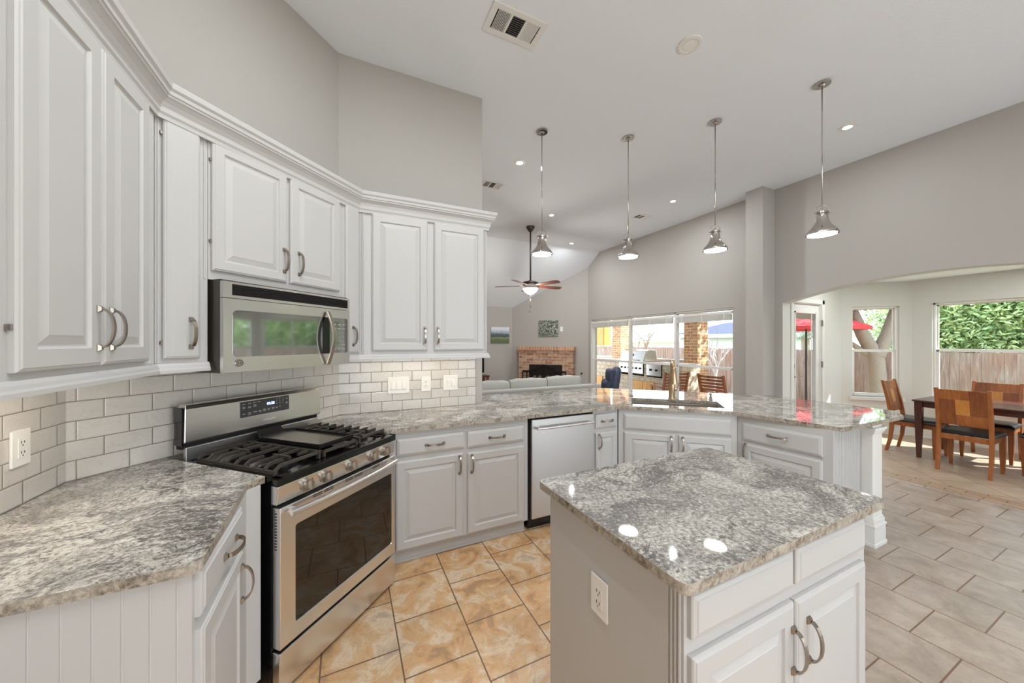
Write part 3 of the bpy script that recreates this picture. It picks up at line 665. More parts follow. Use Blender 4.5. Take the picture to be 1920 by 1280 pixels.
b4 = thing('sink_cabinet', 'white angled sink base cabinet with blank panel and two doors', 'cabinet', (2.29, 2.515, 0), math.radians(-42.83))
base_body(b4, [(0, 0), (0.965, 0), (0.99, 0.02), (0.99, 0.08), (0.0, 0.08)], toe=[(0, 0.06), (0.965, 0.06), (0.965, 0.08), (0, 0.08)])
MB().prism([(0.0, 0.08), (0.99, 0.08), (0.99, 0.60), (0.15, 0.60)], ZF, 0.62).build('body_lower', 'cab', b4)
m = MB(); w_, h_ = 0.87, 0.138; L = lambda i, y: [(i, y, i), (w_-i, y, i), (w_-i, y, h_-i), (i, y, h_-i)]
m.rings([L(0, 0), L(0, -0.011), L(0.004, -0.0145), L(0.014, -0.0175), L(0.017, -0.020)]); m.build('false_drawer', 'cab', b4, loc=(0.052, 0, 0.700))
d = raised_door(b4, 0.052, 0.062, 0.430, 0.610); handle(d, 0.398, 0.535)
d = raised_door(b4, 0.510, 0.062, 0.412, 0.615); handle(d, 0.034, 0.535)

LA = math.radians(-84.6)
b5 = thing('base_cabinet', 'white peninsula base cabinet with wide drawer and beadboard end', 'cabinet', (2.998, 1.854, 0), LA)
base_body(b5, [(0.0, 0.0), (0.617, 0), (0.617, 0.53), (0.10, 0.50), (0.02, 0.09)], toe=[(0.06, 0.06), (0.617, 0.06), (0.617, 0.53), (0.1, 0.50)])
d = drawer(b5, 0.040, 0.686, 0.527, 0.143); handle(d, 0.258, 0.080, True)
d = raised_door(b5, 0.040, 0.062, 0.527, 0.597); handle(d, 0.030, 0.535)
m = MB(); m.box(0.617, 0.0, ZF, 0.622, 0.533, TB)
for i in range(18): m.lathe([(0.0024, ZF+0.1), (0.0024, TB)], c=(0.6225, 0.035+i*0.0275, 0), n=8)
m.box(0.617, 0.0, ZF, 0.634, 0.533, ZF+0.10)
m.build('beadboard_panel', 'cab', b5)

# end post of the peninsula
pp = thing('peninsula_post', 'white square post with molded base and cap at the peninsula end', 'post', (3.675, 1.30, 0), 0)
MB().box(-0.078, -0.085, ZF, 0.078, 0.9, TB-0.001).build('shaft', 'trim', pp, bevel=0.004)
m = MB()
for o_, z0, z1 in ((0.022, ZF, ZF+0.03), (0.016, ZF+0.03, ZF+0.15), (0.021, ZF+0.15, ZF+0.165), (0.012, ZF+0.165, ZF+0.20), (0.006, ZF+0.20, ZF+0.215)): m.box(-0.078-o_, -0.085-o_, z0, 0.078+o_, 0.2, z1)
m.build('post_base', 'trim', pp, bevel=0.003)
m = MB()
for o_, z0, z1 in ((0.006, 0.80, 0.812), (0.014, 0.812, 0.83), (0.022, 0.83, 0.85)): m.box(-0.078-o_, -0.085-o_, z0, 0.078+o_, 0.2, z1)
m.build('post_cap', 'trim', pp, bevel=0.003)
struct(MB().prism([(3.60, 2.2), (3.75, 2.2), (3.75, 2.26), (2.72, 3.29), (1.19, 3.29), (1.19, 3.13), (2.66, 3.13)], ZF, TB-0.001).build('wall_bar', 'wallp'))

# ------------------------------------------------------------------ dishwasher
dw = thing('dishwasher', 'stainless steel dishwasher with bar handle under the long counter', 'dishwasher', (1.340, 2.515, 0), 0)
MB().box(0.004, 0.0, ZF+0.1, 0.65, 0.58, TB-0.004).build('body', 'dark', dw)
MB().box(0.017, -0.032, 0.062, 0.640, 0.0, 0.868).build('door', 'steeldk', dw, bevel=0.006)
MB().box(0.02, 0.05, ZF, 0.64, 0.1, 0.055).build('kick_plate', 'black', dw)
m = MB().tube([(0.05, -0.068, 0.800), (0.61, -0.068, 0.800)], 0.011, 12).box(0.06, -0.068, 0.79, 0.08, -0.03, 0.81).box(0.58, -0.068, 0.79, 0.60, -0.03, 0.81)
smooth_angle(m.build('handle', 'steel', dw))

# ------------------------------------------------------------------ countertops
def slab(name, poly, label, holes=(), stone='granite'):
    top = MB(); top.mi = 0
    top.prism(poly, TB, ZC, holes, side_mi=1)
    o = top.build(name, [stone, 'gredge'], bevel=0.005, seg=3); return tag(o, label, 'countertop')
def rnd(poly, idx, r, n=6):
    res = []
    P = [Vector(p) for p in poly]
    for i, p in enumerate(P):
        if i not in idx: res.append(tuple(p)); continue
        a = (P[i-1]-p).normalized(); b = (P[(i+1) % len(P)]-p).normalized(); ang = a.angle(b); t_ = r/math.tan(ang/2)
        c = p+(a+b).normalized()*(r/math.sin(ang/2)); s = p+a*t_; e = p+b*t_
        a0 = math.atan2(s.y-c.y, s.x-c.x); a1 = math.atan2(e.y-c.y, e.x-c.x); da = (a1-a0+PI) % (2*PI)-PI
        for k in range(n+1): q = a0+da*k/n; res.append((c.x+r*math.cos(q), c.y+r*math.sin(q)))
    return res
RL = lambda u, o: SU(u, o)       # range side lines
ctl = [(-1.064, 1.195), (-0.345, 1.195), (-0.372, 1.791), (-0.320, 1.851), SU(0.331, 0.70), SU(0.331, 0.001), (-1.064, 2.12)]
ctl = [(-1.064, 1.195), (-0.350, 1.195), (-0.372, 1.791), SU(0.331, 0.722), SU(0.331, 0.010), (LSc[0]+0.009, LSc[1]-0.004), (-1.056, 1.195)]
slab('countertop', rnd(ctl[1:], {0}, 0.03), 'grey and white veined granite countertop left of the range')
SINKQ = [(2.445, 2.505), (3.035, 1.984), (3.300, 2.246), (2.715, 2.780)]
q0 = SU(1.121, 0.011); qf = (0.085+0.01, 2.474)
main = [(0.165, 2.474), (2.290, 2.477), (2.948, 1.868), (3.070, 1.187), (4.015, 1.175), (4.235, 1.31), (4.205, 2.27), (2.86, 3.60), (1.18, 3.62), (1.18, 3.121), (-0.05, 3.121), SU(1.121, 0.010)]
slab('countertop', rnd(main, {3, 4, 5, 6, 7}, 0.03), 'long angled granite bar countertop holding the sink and faucet', [rnd(SINKQ, {0, 1, 2, 3}, 0.02, 4)])
slab('countertop', rnd([(0.735, 0.577), (1.822, 0.577), (1.822, 1.297), (0.735, 1.297)], {0, 1, 2, 3}, 0.03), 'square granite countertop on the kitchen island', stone='granite_dark')

# sink
sk = thing('sink', 'dark undermount sink set in the angled counter', 'sink', (0, 0, 0))
ctr = Vector((0, 0)); 
for q in SINKQ: ctr += Vector(q)/4
m = MB(); ring = lambda s_, z: [((Vector(q)-ctr)*s_+ctr).to_3d()+Vector((0, 0, z)) for q in SINKQ]
m.rings([ring(1.05, TB-0.002), ring(1.0, TB-0.002), ring(0.97, TB-0.19), ring(0.10, TB-0.2)], cap0=False)
m.build('bowl', 'stone_small', sk, bevel=0.01)
MB().lathe([(0.04, TB-0.197), (0.038, TB-0.194), (0.02, TB-0.196)], c=(ctr.x, ctr.y, 0)).build('drain', 'chrome', sk, smooth=True)

# faucet
fa = thing('faucet', 'brushed bronze pull-down kitchen faucet behind the sink', 'faucet', (3.045, 2.555, ZC), math.radians(-42.8))
smooth_angle(MB().lathe([(0.036, 0), (0.036, 0.008), (0.031, 0.014), (0.030, 0.20), (0.029, 0.24), (0.024, 0.25), (0.020, 0.262)]).build('base', 'bronze', fa))
arc = [(0, 0, 0.255)] + [(0, -0.055+0.055*math.cos(a), 0.33+0.055*math.sin(a)) for a in [PI*k/12 for k in range(13)]] + [(0, -0.11, 0.30)]
arc[1] = (0, 0, 0.33)
m = MB().tube(arc, 0.0175, 14); smooth_angle(m.build('spout', 'bronze', fa))
smooth_angle(MB().lathe([(0.019, 0.325), (0.024, 0.31), (0.029, 0.24), (0.039, 0.172), (0.039, 0.164), (0.02, 0.162)], c=(0, -0.11, 0), n=20).build('spray_head', 'bronze', fa))
m = MB().tube([(0.022, 0, 0.10), (0.045, 0, 0.10)], 0.016, 12).tube([(0.045, 0, 0.10), (0.06, 0, 0.14), (0.075, 0.0, 0.19)], 0.006, 8)
smooth_angle(m.build('lever', 'bronze', fa))
sd = thing('soap_dispenser', 'small metal soap pump at the right rear of the sink', 'soap dispenser', (3.33, 2.33, ZC))
smooth_angle(MB().lathe([(0.02, 0), (0.02, 0.006), (0.014, 0.012), (0.013, 0.035), (0.008, 0.04), (0.008, 0.055)]).build('base', 'stone_small', sd))
smooth_angle(MB().lathe([(0.012, 0.052), (0.014, 0.06), (0.012, 0.068)]).tube([(0, 0, 0.062), (-0.035, -0.03, 0.058)], 0.005).build('pump', 'stone_small', sd))
st = MB().lathe([(0.018, 0), (0.022, 0.004), (0.02, 0.009), (0.006, 0.012), (0.006, 0.016), (0.003, 0.018)], c=(0, 0, 0)).build('sink_stopper', 'stone_small', loc=(2.80, 2.87, ZC), smooth=True)
tag(st, 'small round metal stopper on the counter left of the faucet', 'stopper')

# ------------------------------------------------------------------ island
ie = thing('kitchen_island', 'white kitchen island cabinet with two drawer fronts and two doors', 'island', (0.77, 0.61, 0), 0)
MB().box(0, 0, ZF+0.09, 0.965, 0.64, TB).build('body', 'cab', ie, bevel=0.002)
MB().box(0.0, 0.05, ZF, 0.965, 0.64, ZF+0.09).build('toe_kick', 'cab', ie)
drawer(ie, 0.012, 0.752, 0.454, 0.113); drawer(ie, 0.481, 0.752, 0.449, 0.113)
d = raised_door(ie, 0.012, 0.062, 0.454, 0.645); handle(d, 0.437, 0.51)
d = raised_door(ie, 0.475, 0.062, 0.452, 0.645); handle(d, 0.060, 0.51)
m = MB()
for k in range(3): m.lathe([(0.004, ZF+0.1), (0.004, TB)], c=(-0.001, 0.012+k*0.012, 0), n=10)
m.build('corner_bead', 'cab', ie)
m = MB(); m.box(-0.004, 0.045, ZF+0.09, 0, 0.63, TB)
m.build('side_panel', 'cab', ie, bevel=0.002)

# ------------------------------------------------------------------ outlets and switches
def plate(name, label, cat, loc, rz, w, h, items):
    r = thing(name, label, cat, loc, rz)
    MB().box(-w/2, -0.008, -h/2, w/2, 0, h/2).build('cover_plate', 'whitep', r, bevel=0.003)
    for kind, x in items:
        if kind == 'duplex':
            MB().box(x-0.018, -0.0105, -0.035, x+0.018, -0.008, 0.035).build('receptacle', 'whitep', r, bevel=0.002)
            m = MB()
            for zz_ in (0.018, -0.018):
                m.box(x-0.008, -0.0112, zz_-0.002, x-0.0055, -0.0105, zz_+0.007); m.box(x+0.0055, -0.0112, zz_-0.002, x+0.008, -0.0105, zz_+0.006)
                m.lathe([(0.0025, 0), (0.0025, 0.0008)], M4=Matrix.Translation((x, -0.0104, zz_-0.009)) @ Matrix.Rotation(PI/2, 4, 'X'), n=8)
            m.build('slots', 'slot', r)
        elif kind == 'rocker':
            m = MB().rings([[(x-0.016, -0.008, -0.033), (x+0.016, -0.008, -0.033), (x+0.016, -0.008, 0.033), (x-0.016, -0.008, 0.033)],
                            [(x-0.015, -0.018, -0.032), (x+0.015, -0.018, -0.032), (x+0.015, -0.010, 0.032), (x-0.015, -0.010, 0.032)]])
            m.build('rocker', 'whitep', r, bevel=0.001)
        elif kind == 'dimmer':
            MB().box(x-0.012, -0.010, -0.03, x+0.012, -0.008, 0.03).box(x-0.009, -0.016, 0.005, x+0.009, -0.010, 0.022).build('dimmer', 'whitep', r, bevel=0.001)
    return r
plate('electrical_outlet', 'white outlet on the left wall tiles near the camera', 'outlet', (-1.057, 1.883, 1.122), PI/2, 0.082, 0.13, [('duplex', 0)])
plate('light_switch', 'white triple rocker switch plate, leftmost on the tiles under the wall cabinet', 'switch', (0.405, 3.122, 1.131), 0, 0.178, 0.142, [('rocker', -0.046), ('rocker', 0), ('rocker', 0.046)])
plate('electrical_outlet', 'white outlet on the tiles between the two switch plates', 'outlet', (0.638, 3.122, 1.131), 0, 0.084, 0.13, [('duplex', 0)])
plate('light_switch', 'white double switch plate, rightmost on the tiles under the wall cabinet', 'switch', (0.86, 3.122, 1.131), 0, 0.136, 0.134, [('dimmer', -0.024), ('rocker', 0.024)])
plate('electrical_outlet', 'white outlet on the plain side of the kitchen island', 'outlet', (0.7655, 0.925, 0.652), -PI/2, 0.082, 0.128, [('duplex', 0)])
FD = math.radians(-45); fdir = Vector((0.70711, -0.70711)); FP = lambda u, o=0: (4.36+fdir.x*u-0.70711*o, 9.17+fdir.y*u-0.70711*o)
plate('light_switch', 'small white switch plate on the wall right of the flower painting', 'switch', (*FP(1.45, 0.0), 1.86), FD, 0.08, 0.13, [('rocker', 0)])

# ------------------------------------------------------------------ gas range
ro = SU(0.335, 0.78); RW = 0.78
rg = thing('gas_range', 'stainless steel gas range with black grates and five knobs', 'stove', (ro[0], ro[1], 0), PI/4)
MB().box(0.002, 0.03, ZF+0.02, RW-0.002, 0.70, 0.875).build('body', 'black', rg)
# cooktop tray with a raised lip
m = MB(); m.box(0.0, -0.018, 0.874, RW, 0.70, 0.903)
for a in ((0, -0.018, 0.025, 0.70), (RW-0.025, -0.018, RW, 0.70), (0, -0.018, RW, 0.03)): m.box(a[0], a[1], 0.903, a[2], a[3], 0.909)
m.build('cooktop', 'black', rg, bevel=0.006, seg=3)
m = MB().rings([[(0.0, -0.004, 0.790), (RW, -0.004, 0.790), (RW, 0.03, 0.790), (0.0, 0.03, 0.790)], [(0.0, -0.016, 0.873), (RW, -0.016, 0.873), (RW, 0.03, 0.873), (0.0, 0.03, 0.873)]])
m.build('control_panel', 'steel', rg, bevel=0.004)
m = MB(); M4 = Matrix(((1, 0, 0, 0), (0, 0, 1, 0), (0, 1, 0, 0), (0, 0, 0, 1)))
m.prism([(0.006, 0.160), (RW-0.006, 0.160), (RW-0.006, 0.776), (0.006, 0.776)], -0.018, 0.028, [rnd([(0.083, 0.231), (0.742, 0.231), (0.742, 0.673), (0.083, 0.673)], {0, 1, 2, 3}, 0.012, 4)], M4)
od = m.build('oven_door', 'steel', rg, bevel=0.004)
MB().box(0.078, -0.012, 0.226, 0.747, 0.02, 0.678).build('door_window', 'ovenglass', od)
for x in (0.17, 0.235, 0.37, 0.435, 0.57):
    for z in (0.757, 0.765): MB().box(x, -0.0188, z, x+0.055, -0.017, z+0.0035).build('vent_slot', 'dark', od)
for k in range(13): MB().box(0.0045, 0.000, 0.75-k*0.013, 0.0062, 0.012, 0.7535-k*0.013).build('vent_slot', 'dark', od)
hp = [(0.035+0.71*k/16, -0.050-0.020*math.sin(PI*k/16)**0.8, 0.752) for k in range(17)]
m = MB().tube(hp, 0.0135, 14); m.box(0.05, -0.058, 0.742, 0.072, -0.015, 0.762).box(0.708, -0.058, 0.742, 0.73, -0.015, 0.762)
smooth_angle(m.build('handle', 'steel', od))
MB().box(0.006, -0.016, -0.028, RW-0.006, 0.028, 0.143).build('storage_drawer', 'steel', rg, bevel=0.004)
for x in (0.143, 0.248, 0.414, 0.578, 0.682):
    K = Matrix.Translation((x, -0.010, 0.831)) @ Matrix.Rotation(math.radians(82), 4, 'X')
    kb = MB().lathe([(0.031, 0.0), (0.031, 0.004), (0.0235, 0.006), (0.0225, 0.024), (0.020, 0.030), (0.004, 0.031)], n=24, M4=K)
    kb.box(-0.006, -0.021, 0.026, 0.006, 0.021, 0.041, K); o = smooth_angle(kb.build('knob', 'nickel', rg), 35)
    q = MB().box(x+0.027, -0.0155, 0.845, x+0.034, -0.0140, 0.849).build('knob_mark', 'red', o)
# backguard
GY = 0.632
m = MB().rings([[(0.0, GY+0.012, 0.99), (RW+0.01, GY+0.012, 0.99), (RW+0.01, 0.696, 0.99), (0.0, 0.696, 0.99)],
                [(0.0, GY-0.004, 1.0), (RW+0.01, GY-0.004, 1.0), (RW+0.01, 0.696, 1.0), (0.0, 0.696, 1.0)],
                [(0.004, GY, 1.165), (RW+0.002, GY, 1.165), (RW+0.002, 0.696, 1.165), (0.004, 0.696, 1.165)],
                [(0.012, GY+0.012, 1.184), (RW-0.006, GY+0.012, 1.184), (RW-0.006, 0.696, 1.184), (0.012, 0.696, 1.184)]])
bg = m.build('backguard', 'steel', rg, bevel=0.004)
MB().box(-0.006, GY+0.006, 0.985, -0.001, 0.698, 1.175).build('end_cap', 'black', bg)
m = MB().rings([[(0.258, GY-0.0045, 1.071), (0.551, GY-0.0045, 1.071), (0.551, GY+0.004, 1.071), (0.258, GY+0.004, 1.071)], [(0.258, GY-0.003, 1.160), (0.551, GY-0.003, 1.160), (0.551, GY+0.004, 1.160), (0.258, GY+0.004, 1.160)]])
dp = m.build('display_panel', plain('display_glass', (62, 62, 62), 0.15), bg)
text_mesh('clock_digits', '03:20', 0.021, 'blue', dp, (0.432, GY-0.0048, 1.128))
M['print'] = plain('panel_print', (206, 206, 200), 0.5)
keys = [(0.277, 1.146, 'Bake'), (0.308, 1.147, 'Broil'), (0.336, 1.148, 'Warm'), (0.362, 1.149, 'Clean'), (0.277, 1.126, 'Conv\nBake'), (0.308, 1.126, 'Conv\nRoast'), (0.338, 1.130, 'Keep\nWarm'), (0.277, 1.090, 'Light'), (0.308, 1.088, 'Oven\nLock'), (0.340, 1.094, 'Options'), (0.368, 1.092, 'Cook\nTime'), (0.394, 1.094, 'Delay\nStart'), (0.420, 1.094, 'Timer\nSet'), (0.446, 1.094, 'Clock\nSet'), (0.470, 1.097, 'Back'), (0.535, 1.142, 'Start'), (0.535, 1.115, 'Clear\nOff')]
keys += [(0.470+0.0195*c, 1.149-0.014*r, str(1+c+3*r)) for r in range(3) for c in range(3)] + [(0.4895, 1.1, '0')]
cu = bpy.data.curves.new('panel', 'FONT')
for n_, (x, z, s_) in enumerate(keys):
    text_mesh('key_label', s_, 0.0075 if len(s_) > 1 else 0.009, 'print', dp, (x, GY-0.0046, z))
M['print2'] = plain('logo_print', (236, 236, 232), 0.3)
text_mesh('brand_lettering', 'SAMSUNG', 0.0165, 'print2', bg, (0.424, GY-0.0052, 1.034))
MB().box(0.012, GY+0.008, 0.905, RW-0.006, GY+0.03, 0.972).build('lower_guard', 'steeldk', rg, bevel=0.003)
MB().box(0.0, GY+0.02, 0.965, RW, GY+0.06, 0.995).build('guard_gap', 'dark', rg)
# burners
for (x, y, r) in ((0.155, 0.16, 0.045), (0.155, 0.45, 0.035), (0.64, 0.16, 0.04), (0.64, 0.45, 0.035), (0.40, 0.30, 0.05)):
    bn = MB().lathe([(r+0.02, 0.9035), (r+0.018, 0.910), (r, 0.912), (r, 0.918), (r-0.004, 0.926), (0.01, 0.928)], c=(x, y, 0), n=28).build('burner', 'ironblk', rg); smooth_angle(bn)
def grate(x0, x1, left=True):
    m = MB(); zt = 0.948; y0, y1 = 0.05, 0.575; N = 8
    for k in range(N+1):
        y = y0+(y1-y0)*k/N; full = k % 2 == 0
        segs = [(x0+0.03, x1-0.005)] if full else [(x0+0.03, x0+0.095), (x1-0.07, x1-0.005)]
        for a, b in segs: m.box(a, y-0.0055, zt-0.014, b, y+0.0055, zt)
        ex = x0 if left else x1; ix = x0+0.032 if left else x1-0.032
        m.rings([[(ex, y-0.0055, 0.912), (ex, y+0.0055, 0.912), (ix, y+0.0055, zt-0.014), (ix, y-0.0055, zt-0.014)][:4], [(ex, y-0.0055, 0.926), (ex, y+0.0055, 0.926), (ix, y+0.0055, zt), (ix, y-0.0055, zt)]])
    ex0, ex1 = (x0-0.002, x0+0.012) if left else (x1-0.012, x1+0.002)
    m.box(ex0, y0-0.008, 0.909, ex1, y1+0.008, 0.922)
    ox = x1-0.012 if left else x0
    m.box(ox, y0-0.008, zt-0.016, ox+0.012, y1+0.008, zt)
    for yy in (0.16, 0.45): m.box((x0+x1)/2-0.006, yy-0.055, zt-0.012, (x0+x1)/2+0.006, yy+0.055, zt+0.002)
    for yy in (y0, y1): m.box(ox, yy-0.008, 0.909, ox+0.012, yy+0.008, zt-0.01)
    return m.build('grate', 'iron', rg)
grate(0.028, 0.268, True); grate(0.530, 0.752, False)
m = MB(); zt = 0.940
for x in (0.285, 0.505): m.box(x, 0.045, zt-0.014, x+0.012, 0.58, zt)
for y in (0.045, 0.3, 0.57): m.box(0.285, y, zt-0.014, 0.517, y+0.012, zt)
for x in (0.285, 0.505):
    for y in (0.04, 0.57): m.box(x, y, 0.909, x+0.012, y+0.014, zt-0.01)
m.build('grate', 'iron', rg)
# griddle resting on the middle grate
gd = thing('griddle', 'black griddle plate lying on the middle grate of the gas range', 'griddle', (ro[0], ro[1], 0), PI/4)
m = MB(); gp = [(0.292, 0.075), (0.518, 0.075), (0.518, 0.53), (0.48, 0.585), (0.33, 0.585), (0.292, 0.53)]
gc = Vector((0.405, 0.33)); sc_ = lambda k, z: [((Vector(p)-gc)*k+gc).to_3d()+Vector((0, 0, z)) for p in gp]
m.rings([sc_(0.96, 0.941), sc_(1.0, 0.944), sc_(1.0, 0.966), sc_(0.965, 0.967), sc_(0.95, 0.952)]); m.build('rim', 'ironblk', gd, bevel=0.002)
MB().prism([((Vector(p)-gc)*0.93+gc)[:] for p in gp], 0.9525, 0.955).build('plate', plain('griddle_surface', (120, 112, 102), 0.25, 0.8), gd)
m = MB().rings([[(0.33, 0.575, 0.955), (0.48, 0.575, 0.955), (0.48, 0.59, 0.955), (0.33, 0.59, 0.955)], [(0.335, 0.60, 0.99), (0.475, 0.60, 0.99), (0.475, 0.61, 0.99), (0.335, 0.61, 0.99)]]); m.build('back_lip', 'ironblk', gd, bevel=0.003)

# ------------------------------------------------------------------ microwave
mo = SU(0.347, 0.42); MW = 0.768
mw = thing('microwave', 'stainless steel over-the-range microwave mounted under the short wall cabinet', 'microwave', (mo[0], mo[1], 0), PI/4)
MB().box(0.0, 0.022, 1.352, MW, 0.4185, 1.7985).build('body', plain('microwave_case', (56, 48, 40), 0.35), mw)
def bow(x0, x1, dy, n=14):
    f = lambda x: -0.008*(1-((x-MW/2)/(MW/2))**2)
    return [(x0+(x1-x0)*k/n, f(x0+(x1-x0)*k/n)+dy) for k in range(n+1)]
def bowed(name, x0, x1, z0, z1, dy, th, mat, parent, bevel=0.0):
    fr_ = bow(x0, x1, dy); return MB().prism(fr_+[(x1, fr_[-1][1]+th), (x0, fr_[0][1]+th)], z0, z1).build(name, mat, parent, bevel=bevel)
tp = bowed('vent_panel', 0, MW, 1.712, 1.790, 0, 0.025, 'steel', mw)
o = bowed('vent_grille', 0.038, 0.750, 1.726, 1.779, -0.0012, 0.003, 'dark', tp)
m = MB()
for k in range(5):
    fr_ = bow(0.042, 0.746, -0.004); z = 1.731+k*0.0105; m.prism(fr_+[(x, y+0.004) for x, y in reversed(fr_)], z, z+0.0035)
m.build('vent_louvers', 'black', tp)
dd = bowed('door', 0, MW, 1.354, 1.709, 0, 0.025, 'steel', mw)
def bowed_round(name, x0, x1, z0, z1, r, dy, mat, parent):
    L = rnd([(x0, z0), (x1, z0), (x1, z1), (x0, z1)], {0, 1, 2, 3}, r, 6)
    # subdivide the long edges so that the sheet follows the bowed door
    pts = []
    for i, p in enumerate(L):
        q = L[(i+1) % len(L)]; k = max(1, int(abs(q[0]-p[0])/0.05))
        for j in range(k): pts.append((p[0]+(q[0]-p[0])*j/k, p[1]+(q[1]-p[1])*j/k))
    f = lambda x: -0.008*(1-((x-MW/2)/(MW/2))**2)+dy
    xs = [x0+(x1-x0)*k/12 for k in range(13)]
    m = MB(); 
    def zrange(x):
        e = min(x-x0, x1-x)
        if e >= r: return z0, z1
        s_ = r-math.sqrt(max(0, r*r-(r-e)**2)); return z0+s_, z1-s_
    xs = sorted(set([round(x, 5) for x in xs]+[x0+r*(1-math.cos(PI/2*k/5)) for k in range(6)]+[x1-r*(1-math.cos(PI/2*k/5)) for k in range(6)]))
    loops = []
    for x in xs:
        a, b = zrange(x); y = f(x); loops.append([(x, y, a), (x, y, b), (x, y+0.003, b), (x, y+0.003, a)])
    m.rings(loops); return m.build(name, mat, parent)
bowed_round('door_window', 0.040, 0.556, 1.428, 1.655, 0.022, -0.0016, 'mwglass', dd)
bowed_round('handle_recess', 0.545, 0.604, 1.428, 1.655, 0.01, -0.0022, 'black', dd)
cp = bowed_round('control_panel', 0.600, 0.748, 1.430, 1.655, 0.014, -0.0024, 'mwglass', dd)
for r in range(7):
    for c in range(3):
        text_mesh('key_label', ('TIME', 'COOK', 'POP', 'AUTO', 'MELT', 'HEAT', '1', '2', '3', '4', '5', '6', '7', '8', '9', 'STOP', '0', 'START', 'FAN', 'LAMP', 'HOLD')[r*3+c], 0.0085, 'print', cp, (0.640+c*0.036, -0.0110+0.008*(((0.640+c*0.036)-MW/2)/(MW/2))**2-0.0005, 1.612-r*0.026))
hh = [(0.578-0.004*math.sin(PI*k/18), -0.018-0.052*math.sin(PI*k/18), 1.362+0.328*k/18) for k in range(19)]
m = MB().strip(hh, 0.012, 0.006, (1, 0, 0)); m.build('handle', 'nickel', dd, bevel=0.003)
m = MB().lathe([(0.019, 0), (0.019, 0.003), (0.016, 0.0035)], M4=Matrix.Translation((0.068, -0.0045, 1.398)) @ Matrix.Rotation(PI/2, 4, 'X'), n=28)
em = m.build('emblem', 'chrome', dd)
m = MB()
for k in range(24):
    a0 = 2*PI*k/24; a1 = 2*PI*(k+1)/24
    P_ = lambda a, r, y: (0.068+r*math.cos(a), y, 1.398+r*math.sin(a))
    m.rings([[P_(a0, 0.0150, -0.0086), P_(a0, 0.0128, -0.0086), P_(a0, 0.0128, -0.0078), P_(a0, 0.0150, -0.0078)], [P_(a1, 0.0150, -0.0086), P_(a1, 0.0128, -0.0086), P_(a1, 0.0128, -0.0078), P_(a1, 0.0150, -0.0078)]])
m.build('emblem_ring', 'slot', em)
text_mesh('emblem_letters', 'GE', 0.0155, 'slot', em, (0.068, -0.0084, 1.398))

# ------------------------------------------------------------------ pendants, cans, vents, fan
def pendant(x, y, label):
    r = thing('pendant_light', label, 'pendant light', (x, y, 2.463), math.radians(-30), 'polished pendant lights over the bar')
    top = CEIL-2.463
    smooth_angle(MB().lathe([(0.062, top-0.016), (0.064, top-0.010), (0.062, top-0.001)], n=32).lathe([(0.02, top-0.03), (0.03, top-0.018)]).build('canopy', 'chrome', r))
    MB().tube([(0, 0, 0.262), (0, 0, top-0.02)], 0.0048, 8).build('rod', 'chrome', r, smooth=True)
    P1 = [(0.115, 0.0), (0.116, 0.012), (0.112, 0.026), (0.098, 0.044), (0.078, 0.066), (0.060, 0.092), (0.048, 0.120), (0.043, 0.150), (0.041, 0.172)]
    P2 = [(a-0.003, b+0.001) for a, b in reversed(P1)]
    smooth_angle(MB().lathe(P1+P2, n=40, cap0=False, cap1=False).build('shade', 'chrome', r), 50)
    smooth_angle(MB().lathe([(0.036, 0.165), (0.043, 0.168), (0.043, 0.178), (0.034, 0.180), (0.034, 0.186), (0.045, 0.188), (0.045, 0.206), (0.030, 0.210), (0.016, 0.216), (0.008, 0.235)], n=28).build('socket', 'chrome', r), 35)
    m = MB().tube([(-0.048, 0, 0.192), (-0.048, 0, 0.240), (-0.030, 0, 0.258), (0, 0, 0.264), (0.030, 0, 0.258), (0.048, 0, 0.240), (0.048, 0, 0.192)], 0.0035, 8)
    for s in (-1, 1): m.tube([(s*0.036, 0, 0.196), (s*0.062, 0, 0.196)], 0.006, 8)
    m.build('bracket', 'chrome', r, smooth=True)
    MB().lathe([(0.104, 0.010), (0.100, 0.014), (0.0, 0.016)], n=32, cap0=True).build('diffuser', 'lamp', r)
    return r
for (x, y), w_ in zip(PENDANTS, ('farthest left, beside the ceiling fan', 'second from the left', 'third from the left', 'rightmost and nearest, over the bar end')):
    pendant(x, y, 'polished nickel bell pendant light, '+w_)

def can(x, y, label, on=True, z=CEIL):
    r = thing('recessed_light', label, 'recessed light', (x, y, z), 0, 'recessed ceiling lights')
    m = MB(); m.lathe([(0.075, -0.0005), (0.074, -0.006), (0.042, -0.008), (0.036, -0.003)], n=36, cap0=False, cap1=False); smooth_angle(m.build('trim_ring', 'trim', r))
    MB().lathe([(0.036, -0.0035), (0.0, -0.0036)], n=32).build('lens', 'canlamp' if on else 'trim', r)
LAB = ['lit recessed ceiling light above the wall cabinet end, left of the first pendant', 'lit recessed ceiling light between first pendant and ceiling fan top', 'lit recessed ceiling light farthest away near the ceiling slope', 'lit recessed ceiling light between the second and third pendants', 'lit recessed ceiling light right of the nearest pendant']
for (x, y), l_ in zip(CANS, LAB):
    can(x, y, l_)
for (x, y) in FILL_CANS: can(x, y, 'added unseen fill light above the camera side of the kitchen')
for (x, y) in NOOK_FILL: can(x, y, 'added unseen fill light in the lower ceiling of the nook', z=2.51); add_light('light', 'AREA', (x, y, 2.498), 5, CAN_COL, 0.10)
for x, y in CANS+FILL_CANS: add_light('light', 'AREA', (x, y, CEIL-0.012), CAN_W*(0.4 if (x, y) == CANS[4] else 1), CAN_COL, 0.07)
cs = thing('ceiling_speaker', 'round white unlit ceiling disc near the big air vent', 'speaker', (2.419, 1.866, CEIL))
